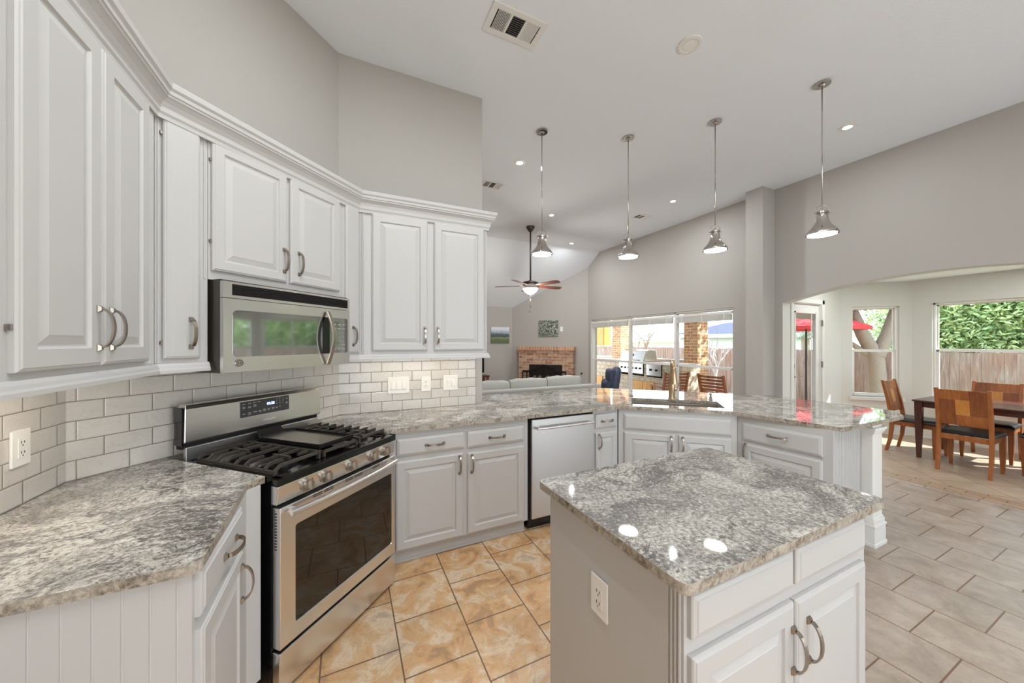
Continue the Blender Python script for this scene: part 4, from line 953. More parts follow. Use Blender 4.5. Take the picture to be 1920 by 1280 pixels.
smooth_angle(MB().lathe([(0.088, -0.0005), (0.086, -0.010), (0.066, -0.013), (0.062, -0.009), (0.0, -0.009)], n=40, cap0=False).build('housing', 'trim', cs))
smooth_angle(MB().lathe([(0.045, -0.010), (0.043, -0.013), (0.0, -0.014)], n=32, cap0=False).build('grille', 'whitep', cs))

def vent(x0, y0, x1, y1, label):
    r = thing('ceiling_vent', label, 'vent', ((x0+x1)/2, (y0+y1)/2, CEIL)); a, b = (x1-x0)/2, (y1-y0)/2; f = 0.13*(x1-x0)*0.9; f = min(f, 0.045)
    m = MB(); w3 = (2*a-2*f)/3
    m.box(-a, -b, -0.010, a, -b+f, -0.0005).box(-a, b-f, -0.010, a, b, -0.0005).box(-a, -b+f, -0.010, -a+f, b-f, -0.0005).box(a-f, -b+f, -0.010, a, b-f, -0.0005)
    for k in (1, 2): m.box(-a+f+w3*k-0.008, -b+f, -0.010, -a+f+w3*k+0.008, b-f, -0.0005)
    m.build('frame', 'trim', r, bevel=0.003)
    MB().box(-a+f, -b+f, -0.0015, a-f, b-f, -0.0005).build('duct_opening', 'dark', r)
    m = MB()
    for k in range(3):
        xa = -a+f+w3*k+0.008; xb = -a+f+w3*(k+1)-0.008
        if k == 1:
            n_ = 10
            for j in range(n_):
                y = -b+f+(2*b-2*f)*(j+0.5)/n_; m.rings([[(xa, y-0.004, -0.009), (xb, y-0.004, -0.009), (xb, y-0.003, -0.009), (xa, y-0.003, -0.009)], [(xa, y+0.003, -0.002), (xb, y+0.003, -0.002), (xb, y+0.004, -0.002), (xa, y+0.004, -0.002)]])
        else:
            n_ = 9; s = 1 if k == 0 else -1
            for j in range(n_):
                x = xa+(xb-xa)*(j+0.5)/n_; m.rings([[(x-0.005*s, -b+f, -0.009), (x-0.004*s, -b+f, -0.009), (x-0.004*s, b-f, -0.009), (x-0.005*s, b-f, -0.009)], [(x+0.004*s, -b+f, -0.002), (x+0.005*s, -b+f, -0.002), (x+0.005*s, b-f, -0.002), (x+0.004*s, b-f, -0.002)]])
    m.build('louvers', 'trim', r)
vent(0.908, 2.185, 1.337, 2.435, 'large white three-section ceiling air vent above the kitchen')
vent(1.785, 4.66, 2.11, 4.90, 'small white ceiling air vent left of the first pendant beside the wall cabinet')
vent(4.775, 4.705, 5.10, 4.925, 'small white ceiling air vent near the right wall behind the second pendant')

fn = thing('ceiling_fan', 'bronze ceiling fan with reddish wood blades and a glass bowl light', 'ceiling fan', (3.35, 6.19, 2.63))
tz = CEIL-2.63
smooth_angle(MB().lathe([(0.025, tz-0.11), (0.06, tz-0.07), (0.085, tz-0.02), (0.085, tz-0.001)], n=28).build('canopy', 'fanmetal', fn))
MB().tube([(0, 0, 0.09), (0, 0, tz-0.09)], 0.016, 12).build('downrod', 'fanmetal', fn, smooth=True)
smooth_angle(MB().lathe([(0.03, 0.115), (0.04, 0.10), (0.15, 0.075), (0.165, 0.055), (0.155, 0.02), (0.11, -0.01), (0.10, -0.03)], n=32).build('motor_housing', 'fanmetal', fn))
smooth_angle(MB().lathe([(0.09, -0.012), (0.10, -0.03), (0.10, -0.05), (0.05, -0.07)], n=32).build('switch_housing', 'chrome', fn))
smooth_angle(MB().lathe([(0.155, -0.055), (0.150, -0.075), (0.12, -0.115), (0.06, -0.16), (0.01, -0.175)], n=36).build('glass_bowl', 'fanlamp', fn))
MB().lathe([(0.012, -0.172), (0.008, -0.19), (0.002, -0.20)]).build('finial', 'fanmetal', fn)
m = MB()
for dx, zb in ((0.004, -0.40), (-0.01, -0.50)):
    m.tube([(dx, 0.0, -0.19), (dx*1.5, 0.0, zb)], 0.0015, 6).lathe([(0.003, zb-0.045), (0.009, zb-0.035), (0.004, zb)], c=(dx*1.5, 0, 0), n=10)
m.build('pull_chain', 'fanmetal', fn)
for k in range(5):
    a = math.radians(0.6+72*k)
    R = Matrix.Rotation(a, 4, 'Z') @ Matrix.Rotation(math.radians(-12), 4, 'X')
    poly = [(0.20, -0.055), (0.34, -0.062), (0.60, -0.072), (0.70, -0.066), (0.73, -0.04), (0.735, 0.0), (0.73, 0.04), (0.70, 0.066), (0.60, 0.072), (0.34, 0.062), (0.20, 0.055)]
    bl = MB().prism(poly, -0.004, 0.004, M4=R).build('blade', 'bladewd', fn)
    MB().prism([(0.09, -0.016), (0.16, -0.014), (0.22, -0.045), (0.27, 0), (0.22, 0.045), (0.16, 0.014), (0.09, 0.016)], 0.0045, 0.010, M4=R).build('blade_arm', 'chrome', bl)
add_light('light', 'POINT', (3.35, 6.19, 2.36), 34, (1, 0.95, 0.88), 0.12)

# ------------------------------------------------------------------ dining set
def chair(x, y, rz, label):
    c = thing('dining_chair', label, 'chair', (x, y, ZF), rz, 'dining chairs at the square table')
    H = 1.0; w = 0.195
    for s in (-1, 1):
        pts = [(s*w, -0.255, 0.0), (s*w, -0.215, 0.18), (s*w, -0.200, 0.36), (s*w, -0.205, 0.50), (s*w, -0.235, 0.72), (s*w, -0.295, H)]
        L = []
        for i, (px_, py_, pz_) in enumerate(pts):
            hx, hy = 0.017, (0.016, 0.019, 0.023, 0.023, 0.021, 0.016)[i]
            L.append([(px_-hx, py_-hy, pz_), (px_+hx, py_-hy, pz_), (px_+hx, py_+hy, pz_), (px_-hx, py_+hy, pz_)])
        MB().rings(L).build('leg', 'chairwd', c, bevel=0.004)
        L = [[(s*w-a, 0.205-a, z), (s*w+a, 0.205-a, z), (s*w+a, 0.205+a, z), (s*w-a, 0.205+a, z)] for z, a in ((0, 0.014), (0.15, 0.020), (0.30, 0.023), (0.44, 0.023))]
        MB().rings(L).build('leg', 'chairwd', c, bevel=0.004)
    m = MB().box(-w-0.005, -0.215, 0.385, -w+0.018, 0.215, 0.445).box(w-0.018, -0.215, 0.385, w+0.005, 0.215, 0.445).box(-w, 0.19, 0.385, w, 0.212, 0.445).box(-w, -0.212, 0.385, w, -0.19, 0.445)
    m.build('seat_frame', 'chairwd', c, bevel=0.003)
    m = MB(); L = []
    for z, k in ((0.446, 0.0), (0.462, 0.006), (0.480, 0.0), (0.492, -0.02), (0.498, -0.06)):
        L.append([(-w-0.018-k, -0.185, z), (w+0.018+k, -0.185, z), (w+0.028+k, 0.235+k, z), (-w-0.028-k, 0.235+k, z)])
    m.rings(L); m.build('seat', 'leather', c, bevel=0.012, seg=3)
    # pinwheel panel back
    z0, z1 = 0.565, 0.985; yb = lambda z: -0.213-(z-0.55)*0.18
    def pan(m, xa, xb, za, zb, mi):
        m.mi = mi; g = 0.0012
        for q in ((xa+g, xb-g, za+g, zb-g),):
            m.rings([[(q[0], yb(q[2])-0.009, q[2]), (q[1], yb(q[2])-0.009, q[2]), (q[1], yb(q[2])+0.009, q[2]), (q[0], yb(q[2])+0.009, q[2])],
                     [(q[0], yb(q[3])-0.009, q[3]), (q[1], yb(q[3])-0.009, q[3]), (q[1], yb(q[3])+0.009, q[3]), (q[0], yb(q[3])+0.009, q[3])]])
    xa, xb = -w+0.016, w-0.016; xm0, xm1 = xa+0.125, xb-0.125; zm0, zm1 = z0+0.125, z1-0.115
    m = MB()
    pan(m, xm0, xb, zm1, z1, 0) if False else None
    pan(m, xa, xm1, zm1, z1, 0); pan(m, xm1, xb, zm0, z1, 2); pan(m, xm0, xb, z0, zm0, 0); pan(m, xa, xm0, z0, zm1, 2); pan(m, xm0, xm1, zm0, zm1, 1)
    m.build('backrest', ['chairwd', 'chairwd2', 'chairwd3'], c)
    return c
chair(7.20, 1.97, PI, 'dining chair at the left end of the table below the tree trunk window')
chair(6.77, 1.43, -PI/2, 'dining chair nearest the camera with its panelled back toward the kitchen')
chair(7.76, 1.47, PI/2, 'dining chair on the far window side of the table')
chair(7.27, 0.90, 0, 'dining chair at the right end of the table, cut by the picture edge')
tb = thing('dining_table', 'dark brown square dining table with tapered legs in the nook', 'table', (6.90, 0.93, ZF))
MB().box(0, 0, 0.752, 0.95, 1.02, 0.775).build('tabletop', 'tablewd', tb, bevel=0.008)
m = MB().box(0.06, 0.06, 0.68, 0.89, 0.08, 0.752).box(0.06, 0.94, 0.68, 0.89, 0.96, 0.752).box(0.06, 0.06, 0.68, 0.08, 0.96, 0.752).box(0.87, 0.06, 0.68, 0.89, 0.96, 0.752)
m.build('apron', 'tablewd', tb)
for (x, y) in ((0.055, 0.055), (0.895, 0.055), (0.055, 0.965), (0.895, 0.965)):
    MB().rings([[(x-a, y-a, z), (x+a, y-a, z), (x+a, y+a, z), (x-a, y+a, z)] for z, a in ((0, 0.020), (0.35, 0.030), (0.68, 0.036), (0.752, 0.036))]).build('leg', 'tablewd', tb, bevel=0.003)

# ------------------------------------------------------------------ living room
sf = thing('sofa', 'light grey fabric sofa seen from behind over the bar', 'sofa', (1.44, 4.66, ZF))
MB().box(0, 0, 0.08, 2.32, 0.95, 0.40).build('base', 'sofa', sf, bevel=0.02)
MB().box(0, 0, 0.40, 2.32, 0.16, 0.845).build('back', 'sofa', sf, bevel=0.025, seg=3)
for x in (0.0, 2.14): MB().box(x, 0.16, 0.40, x+0.18, 0.95, 0.64).build('arm', 'sofa', sf, bevel=0.03, seg=3)
def pillow(m, x0, y0, z0, x1, y1, z1, n=8):
    cx, cy, cz = (x0+x1)/2, (y0+y1)/2, (z0+z1)/2; hx, hy, hz = (x1-x0)/2, (y1-y0)/2, (z1-z0)/2; L = []
    for k in range(n+1):
        t_ = -1+2*k/n; e = (1-abs(t_)**4)**0.5; e = max(e, 0.35) if 0 < k < n else 0.55
        ring = []
        for j in range(16):
            a = 2*PI*j/16; ca, sa = math.cos(a), math.sin(a); q = (abs(ca)**4+abs(sa)**4)**-0.25
            ring.append((cx+t_*hx, cy+hy*e*ca*q, cz+hz*(0.82+0.18*e)*sa*q+0.006*math.sin(9*t_+x0*7)))
        L.append(ring)
    return m.rings(L)
for k in range(3): smooth_angle(pillow(MB(), 0.17+k*0.665, 0.13, 0.50, 0.17+(k+1)*0.665-0.008, 0.36, 0.965+0.012*k).build('back_cushion', 'sofa', sf), 60)
for k in range(3): smooth_angle(pillow(MB(), 0.18+k*0.655, 0.25, 0.36, 0.18+(k+1)*0.655, 0.95, 0.54).build('seat_cushion', 'sofa', sf), 60)

rc = thing('recliner', 'navy blue leather recliner in front of the large window', 'recliner', (4.44, 5.42, ZF), math.radians(58))
MB().box(-0.30, -0.30, 0.08, 0.30, 0.45, 0.40).build('base', 'navy', rc, bevel=0.03)
m = MB(); pillow(m, -0.26, -0.15, 0.36, 0.26, 0.45, 0.54); smooth_angle(m.build('seat', 'navy', rc), 60)
L = []
for z, y, t_, w_ in ((0.40, -0.22, 0.10, 0.27), (0.55, -0.24, 0.10, 0.28), (0.75, -0.27, 0.095, 0.27), (0.92, -0.31, 0.085, 0.25), (1.02, -0.34, 0.07, 0.21), (1.065, -0.35, 0.04, 0.15)):
    ring = []
    for j in range(16):
        a = 2*PI*j/16; q = (abs(math.cos(a))**4+abs(math.sin(a))**4)**-0.25; ring.append((w_*math.cos(a)*q, y+t_*math.sin(a)*q, z))
    L.append(ring)
smooth_angle(MB().rings(L).build('back', 'navy', rc), 60)
m = MB(); pillow(m, -0.23, -0.32, 0.76, 0.23, -0.14, 1.03); smooth_angle(m.build('headrest', 'navy', rc), 60)
m = MB(); pillow(m, -0.23, -0.24, 0.58, 0.23, -0.06, 0.82); smooth_angle(m.build('lumbar_cushion', 'navy', rc), 60)
for s in (-1, 1): MB().box(s*0.36-0.07, -0.25, 0.10, s*0.36+0.07, 0.42, 0.62).build('arm', 'navy', rc, bevel=0.04, seg=3)
m = MB().strip([(0, -0.34-0.03, 0.42), (0, -0.385, 0.75), (0, -0.40, 0.98)], 0.003, 0.006, (1, 0, 0)); m.build('back_seam', 'leather', rc)

# fireplace on the diagonal wall (local x along the wall, -y into the room)
fp = thing('fireplace', 'red brick corner fireplace with soldier course top', 'fireplace', (4.36, 9.17, 0), FD)
brk = bricks('fireplace_brick', **BR_C, w=0.21, h=0.075, ms=0.008, coordspec=XZ, noise_amt=0.45, noise_scale=14).m
m = MB(); m.prism([(0.30, ZF), (1.82, ZF), (1.82, 1.20), (0.30, 1.20)], -0.30, -0.001, [[(0.60, ZF+0.001), (1.53, ZF+0.001), (1.53, 0.885), (0.60, 0.885)]], M4)
for k, (z0, z1) in enumerate(((1.20, 1.275),)): m.box(0.285, -0.315, z0, 1.835, -0.001, z1)
m.build('surround', brk, fp)
sold = bricks('soldier_course_brick', lin(206, 158, 124), lin(182, 128, 98), lin(208, 192, 174), 0.075, 0.3, 0.008, dict(rot=(PI/2, 0, 0), loc=(0, 0, 0)), off=0.0, noise_amt=0.25).m
MB().box(0.27, -0.33, 1.275, 1.85, -0.001, 1.37).build('mantel_course', sold, fp, bevel=0.004)
MB().box(0.60, -0.29, ZF, 1.53, -0.006, 0.885).build('firebox', 'rockred', fp)
sn = thing('fireplace_screen', 'black arched iron fireplace screen standing before the brick fireplace', 'fireplace screen', (4.36, 9.17, 0), FD)
top = [(0.44+1.20*k/24, 0.70+0.175*math.sin(PI*min(1, max(0, (k-3)/18)))**2) for k in range(25)]
m = MB().strip([(x, -0.37, z) for x, z in top], 0.014, 0.022, (0, 1, 0)).strip([(x, -0.37, z-0.12) for x, z in top], 0.006, 0.005, (0, 1, 0))
for x in (0.44, 0.56, 1.52, 1.64): m.box(x-0.012, -0.38, ZF, x+0.012, -0.355, 0.70)
m.box(1.03, -0.38, ZF, 1.05, -0.355, 0.86).box(0.44, -0.38, ZF+0.04, 1.64, -0.355, ZF+0.06)
for x in (0.70, 0.84, 1.24, 1.38): m.box(x-0.004, -0.375, ZF, x+0.004, -0.365, 0.74)
m.build('frame', 'ironblk', sn)
m = MB()
for cx in (0.78, 0.93, 1.15, 1.30):
    for s in (-1, 1): m.tube([(cx+s*0.05*(1-k/14)*math.cos(k*0.62), -0.372, 0.55+0.05*(1-k/14)*math.sin(k*0.62)*s) for k in range(13)], 0.004, 6)
m.build('scrollwork', 'stone_small', sn)
v = tag(MB().lathe([(0.03, 0), (0.03, 0.006), (0.012, 0.01), (0.01, 0.03)], M4=Matrix.Translation((*FP(2.0), 0.646)) @ Matrix.Rotation(FD, 4, 'Z') @ Matrix.Rotation(PI/2, 4, 'X')).build('gas_valve', 'valve'), 'small round brass gas key plate low on the wall right of the fireplace', 'valve')

def canvas(name, kind, label, w, h, loc, rz):
    r = thing(name, label, 'painting', loc, rz)
    MB().box(-w/2, -0.035, -h/2, w/2, -0.001, h/2).build('canvas', painting('painting_'+kind, kind), r, bevel=0.002)
canvas('painting', 'mountain', 'small unframed landscape canvas of mountain and trees on the left far wall', 0.56, 0.46, (3.97, 9.17, 1.697), 0)
canvas('painting', 'flowers', 'unframed canvas of dense wildflowers above the brick fireplace', 0.56, 0.45, (*FP(1.079), 1.878), FD)
tv = thing('television', 'black television edge just right of the kitchen wall end', 'television', (3.0, 9.03, 0))
MB().box(-0.45, -0.02, 0.66, 0.43, 0.02, 1.17).build('screen', 'black', tv, bevel=0.004)
MB().box(-0.15, -0.08, 0.60, 0.15, 0.08, 0.615).box(-0.03, -0.015, 0.61, 0.03, 0.015, 0.67).build('stand', 'black', tv)
ts = thing('tv_stand', 'dark wooden stand below the television', 'stand', (3.0, 8.98, ZF))
MB().box(-0.5, -0.2, 0.60, 0.50, 0.18, 0.65).build('top', 'tablewd', ts)
for x in (-0.46, 0.46):
    for y in (-0.16, 0.14): MB().box(x-0.03, y-0.03, 0, x+0.03, y+0.03, 0.60).build('leg', 'chairwd3', ts)

# rolled-up blinds of the big window
blm = plain('blind_vinyl', (214, 211, 205), 0.5)
def blind(ya, yb, label, wand=False):
    L = ya-yb; r = thing('window_blind', label, 'blind', (5.915, ya, 0), -PI/2, 'rolled-up blinds of the wide window')
    MB().box(0.0, 0.0, 1.985, L, 0.045, 2.03).build('headrail', blm, r, bevel=0.003)
    m = MB()
    for k in range(15): m.box(0.01, -0.002+0.001*(k % 2), 1.875+k*0.0072, L-0.01, 0.048, 1.875+k*0.0072+0.0052)
    m.build('slats', blm, r)
    m = MB()
    for f_ in (0.12, 0.5, 0.88): m.box(L*f_-0.012, -0.004, 1.87, L*f_+0.012, 0.0, 1.985)
    if wand: m.tube([(L-0.25, -0.008, 1.99), (L-0.25, -0.008, 1.15)], 0.003, 6)
    m.build('cords', blm, r)
blind(7.49, 6.20, 'raised white blind over the left pane of the wide window')
blind(6.12, 4.95, 'raised white blind over the middle pane of the wide window')
blind(4.87, 3.76, 'raised white blind over the right pane of the wide window', True)

# ------------------------------------------------------------------ outdoors
struct(MB().prism([(6.12, 3.2), (9.6, 3.2), (9.6, 13), (6.12, 13)], -0.30, -0.12).build('patio_floor', 'conc'), 'pale concrete patio slab', 'patio')
struct(MB().prism([(6.15, -12), (40, -12), (40, 40), (6.15, 40)], -0.60, -0.42).build('lawn', 'grass'), 'dry pale lawn', 'lawn')
struct(MB().box(6.1, 3.35, 2.75, 8.95, 13, 2.95).build('patio_roof', 'wallp'), 'covered patio roof', 'roof')
struct(MB().prism([(6.12, -1.3), (9.1, -1.3), (9.1, 3.34), (6.12, 3.34)], 2.62, 2.75).build('nook_roof', 'wallp'), 'roof eave over the nook', 'roof')
def brick_col_mat(name, c1, c2, mort, w, h):
    t = NT(name); tc = t.n('TexCoord'); sp = t.n('SeparateXYZ'); cbn = t.n('CombineXYZ'); t.l(tc.outputs['Object'], sp.inputs[0])
    t.l(t.math('ADD', sp.outputs[0], sp.outputs[1]), cbn.inputs[0]); t.l(sp.outputs[2], cbn.inputs[1])
    b = t.n('TexBrick'); t.l(cbn.outputs[0], b.inputs['Vector']); b.offset = 0.5
    for k, v_ in (('Scale', 1), ('Brick Width', w), ('Row Height', h), ('Mortar Size', 0.009)): b.inputs[k].default_value = v_
    b.inputs['Color1'].default_value = c1; b.inputs['Color2'].default_value = c2; b.inputs['Mortar'].default_value = mort
    n = t.noise(tc.outputs['Object'], 12, 5); t.l(t.mix(1.0, b.outputs[0], t.ramp(n.outputs[0], [(0.3, (0.75,)*3), (0.7, (1.15,)*3)]), 'MULTIPLY'), t.p.inputs['Base Color'])
    t.set(Roughness=0.85); t.bump(t.math('SUBTRACT', 1.0, b.outputs[1]), 0.5, 0.01); return t.m
pb = brick_col_mat('patio_brick', lin(212, 164, 120), lin(184, 126, 86), lin(222, 202, 174), 0.21, 0.078)
ps = brick_col_mat('patio_block', lin(214, 196, 172), lin(196, 176, 150), lin(168, 150, 130), 0.20, 0.115)
for y0, l_ in ((6.167, 'red brick patio column seen in the right pane of the wide window'), (9.0, 'red brick patio column seen in the left pane of the wide window')):
    c = thing('brick_column', l_, 'column', (8.3, y0, 0)); MB().box(0, 0, -0.3, 0.4, 0.408, 2.75).build('shaft', pb, c)
for (ya, yb, l_) in ((6.58, 8.99, 'low brick patio wall between the two brick columns'), (9.42, 12.9, 'low brick patio wall left of the far brick column')):
    c = thing('patio_wall', l_, 'wall', (8.38, ya, 0)); MB().box(0, 0, -0.3, 0.24, yb-ya, 0.95).build('brickwork', pb, c); MB().box(-0.03, 0, 0.951, 0.27, yb-ya, 1.0).build('coping', 'conc', c)
c = thing('cedar_cupboard', 'orange cedar cupboard hanging at the far left of the patio', 'cupboard', (8.32, 9.86, 0)); MB().box(0, 0, 1.38, 0.3, 0.75, 2.749).build('body', 'cedar', c)
MB().box(-0.02, 0.02, 1.40, 0.0, 0.36, 2.58).build('door', 'cedar', c, bevel=0.004); MB().box(-0.02, 0.385, 1.40, 0.0, 0.73, 2.58).build('door', 'cedar', c, bevel=0.004)
bq = thing('barbecue_island', 'cream block barbecue counter with cedar doors on the patio', 'barbecue counter', (7.05, 5.65, 0))
MB().box(0, 0, -0.25, 0.63, 3.7, 0.60).build('blockwork', ps, bq)
m = MB().box(0, 0, 0.60, 0.63, 0.55, 0.93).box(0, 1.06, 0.60, 0.63, 1.13, 0.93).box(0, 2.05, 0.60, 0.63, 3.7, 0.93).box(0.3, 0.55, 0.60, 0.63, 2.05, 0.93); m.build('upper_blockwork', ps, bq)
for y0, y1 in ((0.0, 1.10), (2.06, 3.7)): MB().box(-0.03, y0, 0.931, 0.66, y1, 0.97).build('counter_top', 'conc', bq)
for y0, y1 in ((0.77, 1.15), (1.16, 1.52), (2.75, 3.15)): MB().box(-0.03, y0, -0.1, -0.001, y1, 0.47).build('door', 'cedar', bq, bevel=0.005)
gr = thing('gas_grill', 'large stainless steel gas grill built into the barbecue counter', 'grill', (7.0, 6.80, 0))
MB().box(0.02, 0, 0.66, 0.35, 0.88, 0.93).build('control_panel', 'steel', gr, bevel=0.01)
m = MB(); Lh = [[(0.03, y, 0.975), (0.16, y, 1.26), (0.28, y, 1.30), (0.50, y, 1.28), (0.56, y, 0.975)] for y in (0.0, 0.88)]
m.rings(Lh); m.build('hood', 'steel', gr, bevel=0.015)
for k in range(6):
    MB().lathe([(0.030, 0), (0.030, 0.02), (0.022, 0.035)], M4=Matrix.Translation((0.02, 0.10+k*0.135, 0.80)) @ Matrix.Rotation(-PI/2, 4, 'Y')).build('knob', 'black', gr)
MB().tube([(-0.02, 0.06, 1.02), (-0.02, 0.82, 1.02)], 0.014).build('handle', 'steel', gr, smooth=True)
MB().lathe([(0.035, 0), (0.03, 0.012)], M4=Matrix.Translation((0.10, 0.44, 1.15)) @ Matrix.Rotation(math.radians(-65), 4, 'Y')).build('thermometer', 'ironblk', gr)
sb = thing('side_burner', 'small stainless side burner to the right of the grill', 'burner', (7.0, 6.22, 0))
MB().box(0.02, 0, 0.64, 0.34, 0.46, 0.93).build('control_panel', 'steel', sb, bevel=0.008)
for k in range(2): MB().lathe([(0.03, 0), (0.03, 0.02), (0.02, 0.03)], M4=Matrix.Translation((0.02, 0.14+k*0.18, 0.79)) @ Matrix.Rotation(-PI/2, 4, 'Y')).build('knob', 'black', sb)

def patio_chair(x, y, rz, label):
    c = thing('patio_chair', label, 'chair', (x, y, -0.12), rz, 'slatted patio chairs')
    for s in (-1, 1):
        MB().rings([[(s*0.26-0.02, y_-0.025, z), (s*0.26+0.02, y_-0.025, z), (s*0.26+0.02, y_+0.025, z), (s*0.26-0.02, y_+0.025, z)] for z, y_ in ((0, -0.20), (0.45, -0.20), (0.97, -0.33))]).build('leg', 'patiowd', c)
        MB().box(s*0.26-0.02, 0.24, 0, s*0.26+0.02, 0.29, 0.60).build('leg', 'patiowd', c)
        MB().box(s*0.26-0.03, -0.23, 0.60, s*0.26+0.03, 0.31, 0.625).build('armrest', 'patiowd', c)
    m = MB()
    for k in range(7):
        z = 0.50+k*0.066; y_ = -0.205-(z-0.45)*0.25; m.box(-0.24, y_-0.008, z, 0.24, y_+0.008, z+0.045)
    m.build('backrest', 'patiowd', c)
    m = MB()
    for k in range(7): m.box(-0.24, -0.18+k*0.065, 0.41, 0.24, -0.18+k*0.065+0.05, 0.43)
    m.build('seat', 'patiowd', c)
patio_chair(6.92, 4.62, -PI/2, 'orange slatted wooden patio chair right of the faucet')
patio_chair(6.60, 5.62, math.radians(-20), 'dark slatted wooden patio chair left of the faucet in front of the barbecue counter')
m = MB()
for k in range(3): m.tube([(7.03-0.004*k, 5.95+(0.085+0.01*k)*math.cos(a), 0.55+(0.24+0.015*k)*math.sin(a)) for a in [2*PI*j/24 for j in range(25)]], 0.009, 6)
tag(m.build('garden_hose', 'hose'), 'pale garden hose coiled beside the barbecue counter end', 'hose')

# fence of upright planks
def fence(name, P0, P1, top, label, side=1):
    P0, P1 = Vector(P0), Vector(P1); d = P1-P0; L = d.length; r = thing(name, label, 'fence', (P0.x, P0.y, 0), math.atan2(d.y, d.x))
    m = MB(); n = int(L/0.145)
    for k in range(n): x = k*0.145; dz = random.uniform(-0.012, 0.012); m.box(x, random.uniform(0, 0.006), -0.42, x+0.141, 0.02, top+dz)
    m.build('planks', 'fence', r)
    m = MB().box(0, 0.021, top-0.25, L, 0.06, top-0.17).box(0, 0.021, 0.1, L, 0.06, 0.18); m.build('rails', 'fence', r)
fence('wood_fence', (12.2, 22), (12.2, -8), 1.27, 'weathered brown plank fence along the back yard')

def leaves(m, c, rad, n, size=0.07, core=0.0, shell=0.55):
    for _ in range(n):
        d = Vector((random.gauss(0, 1), random.gauss(0, 1), random.gauss(0, 1))).normalized(); k = random.uniform(shell, 1)**0.6
        p = Vector(c)+Vector((d.x*rad[0], d.y*rad[1], d.z*rad[2]))*k
        a = Vector((random.uniform(-1, 1), random.uniform(-1, 1), random.uniform(-1, 1))).normalized(); b = a.orthogonal().normalized(); s = size*random.uniform(0.6, 1.3)
        vs = [m.bm.verts.new(p+a*s), m.bm.verts.new(p+b*s*0.45), m.bm.verts.new(p-a*s), m.bm.verts.new(p-b*s*0.45)]; m._f(vs)
    return m
def tree(x, y, label, trunk, crowns, mat='leaf', n=2500, size=0.08, bark='bark'):
    r = thing('tree', label, 'tree', (x, y, -0.42))
    m = MB()
    for pts, rr in trunk: m.tube(pts, rr, 10)
    smooth_angle(m.build('trunk', bark, r), 60)
    m = MB()
    for c, rad in crowns: leaves(m, c, rad, n, size)
    m.build('foliage', mat, r)
tree(10.99, 3.63, 'thick forked tree trunk outside the narrow nook window',
     [([(0, 0, 0), (0.0, 0, 0.8), (-0.03, 0.03, 1.5), (-0.05, 0.05, 1.75)], [0.19, 0.17, 0.165, 0.15]),
      ([(-0.03, 0.03, 1.6), (-0.18, 0.20, 2.1), (-0.30, 0.42, 2.9), (-0.4, 0.6, 3.8)], [0.15, 0.13, 0.10, 0.06]),
      ([(-0.03, 0.0, 1.6), (0.10, -0.12, 2.1), (0.18, -0.30, 2.9), (0.3, -0.5, 3.8)], [0.14, 0.12, 0.10, 0.06]),
      ([(-0.06, 0.06, 1.55), (-0.4, 0.45, 2.0), (-0.6, 0.75, 2.7)], [0.07, 0.05, 0.03]),
      ([(0.25, -0.32, 0.0), (0.28, -0.36, 1.3), (0.40, -0.52, 2.2), (0.55, -0.75, 3.2)], [0.13, 0.12, 0.09, 0.05])],
     [((0, 0, 4.0), (1.9, 1.9, 1.25)), ((-0.3, 0.5, 3.0), (0.8, 0.9, 0.35)), ((0.3, -0.5, 3.1), (0.8, 0.8, 0.35))], 'leaf2', 2600, 0.085)
hz = [(14.6, 3.2, 1.9), (14.8, 0.6, 2.1), (14.7, -2.2, 2.0), (15.2, -5.0, 2.4)]
NLV = iter((30000, 30000, 12000, 9000))
for (x, y, R_), l_ in zip(hz, ('bushy bright green tree beyond the fence in the left half of the wide nook window', 'bushy green tree beyond the fence right of the nook window view', 'bushy green tree beyond the fence far to the right', 'bushy green tree beyond the fence at the yard corner')):
    r = thing('leafy_tree', l_, 'tree', (x, y, -0.42), group='bushy trees beyond the fence')
    MB().tube([(0, 0, 0), (0, 0, 2.5)], 0.12).build('trunk', 'bark', r)
    m = MB(); leaves(m, (0, 0, 2.6), (1.3, R_, 2.2), next(NLV), 0.065, shell=0.1); m.build('foliage', 'leaf', r)
tree(17.5, 8.0, 'distant green tree above the fence behind the patio', [([(0, 0, 0), (0, 0, 3)], 0.15)], [((0, 0, 3.6), (1.6, 1.8, 1.6))], 'leaf2', 3000, 0.1)
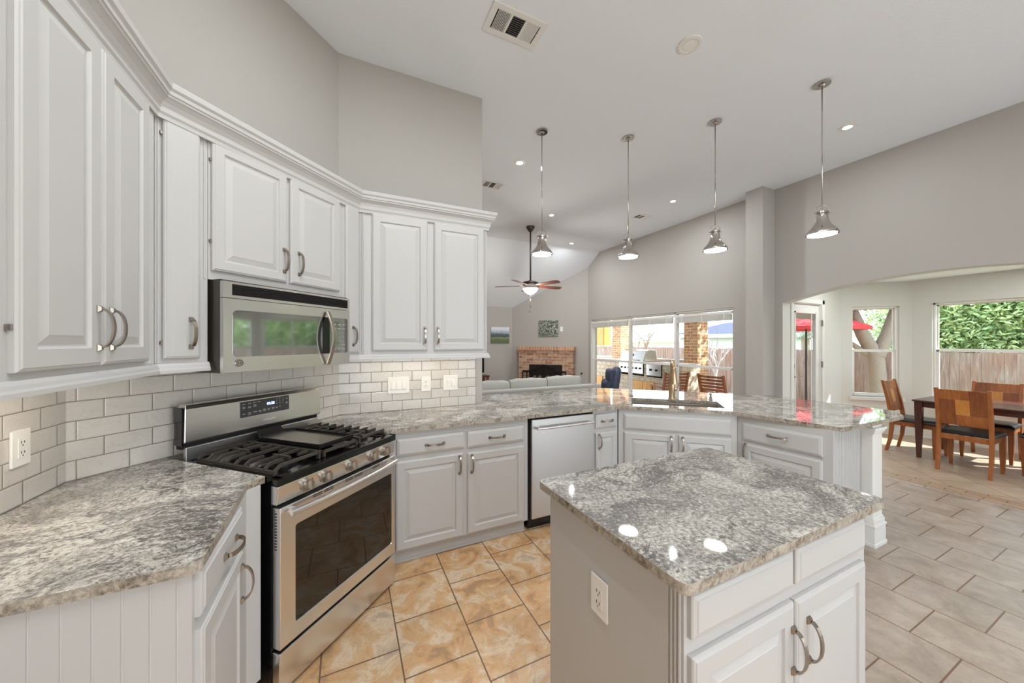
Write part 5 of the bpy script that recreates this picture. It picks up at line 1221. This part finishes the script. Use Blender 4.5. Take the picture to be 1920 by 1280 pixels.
def bare(x, y, label, h, seed, bark='barkw', base=-0.42):
    rnd_ = random.Random(seed); r = thing('bare_tree', label, 'tree', (x, y, base)); m = MB()
    def br(p, d, L, rad, lev):
        q = p+d*L; m.tube([p, (p+q)/2+Vector((rnd_.uniform(-1, 1), rnd_.uniform(-1, 1), 0))*L*0.05, q], [rad, rad*0.85, rad*0.65], 6)
        if lev == 0: return
        for _ in range(3 if lev > 1 else 2): nd = (d+Vector((rnd_.uniform(-.8, .8), rnd_.uniform(-.8, .8), rnd_.uniform(-.1, .6)))).normalized(); br(q, nd, L*0.68, rad*0.6, lev-1)
    br(Vector((0, 0, 0)), Vector((0.05, 0, 1)).normalized(), h*0.34, 0.05, 4); m.build('branches', bark, r)
bare(9.9, 9.4, 'leafless young tree in the middle pane of the wide window', 2.9, 3, 'bark'); bare(9.6, 6.6, 'pale leafless shrub right of the brick column in the right pane', 2.3, 5)
bare(10.9, 12.2, 'leafless tree behind the patio wall near the far column', 3.0, 8, 'bark')
def house(x, y, rz, label, w, d_, eave, ridge, roof, wallm):
    r = thing('house', label, 'house', (x, y, 0), rz)
    MB().box(-w/2, -d_/2, -0.5, w/2, d_/2, eave).build('walls', wallm, r)
    MB().rings([[(-w/2-0.4, -d_/2-0.4, eave), (-w/2-0.4, d_/2+0.4, eave), (-w/2+d_/2, 0, ridge), (-w/2+d_/2, 0, ridge-0.01)], [(w/2+0.4, -d_/2-0.4, eave), (w/2+0.4, d_/2+0.4, eave), (w/2-d_/2, 0, ridge), (w/2-d_/2, 0, ridge-0.01)]]).build('roof', roof, r)
    MB().box(-w/2-0.42, -d_/2-0.44, eave-0.18, w/2+0.42, -d_/2-0.40, eave+0.02).build('fascia', 'trim', r)
house(22.6, 13.9, math.radians(-62), 'neighbouring house with blue-grey hipped roof in the right pane', 6, 4.5, 1.95, 2.75, 'roofg', plain('blue_siding', (196, 200, 204), 0.8))
house(28.0, 26.5, math.radians(-50), 'neighbouring pale house behind the bare trees', 14, 8, 1.66, 3.9, 'siding', 'siding')
# red patio umbrella
um = thing('patio_umbrella', 'red patio umbrella seen through the nook door and narrow window', 'umbrella', (10.0, 4.56, -0.42))
n8 = 8; R8 = 1.12; rim = [(R8*math.cos(2*PI*k/n8+0.3), R8*math.sin(2*PI*k/n8+0.3)) for k in range(n8)]
m = MB(); m.rings([[(a, b, 2.20) for a, b in rim], [(a, b, 2.27) for a, b in rim], [(a*0.03, b*0.03, 2.75) for a, b in rim]], cap0=False); m.build('canopy', 'red', um)
MB().tube([(0, 0, 0), (0, 0, 2.78)], 0.022).build('pole', 'ironblk', um)
MB().lathe([(0.25, 0), (0.25, 0.04), (0.05, 0.08)]).build('base', 'ironblk', um)
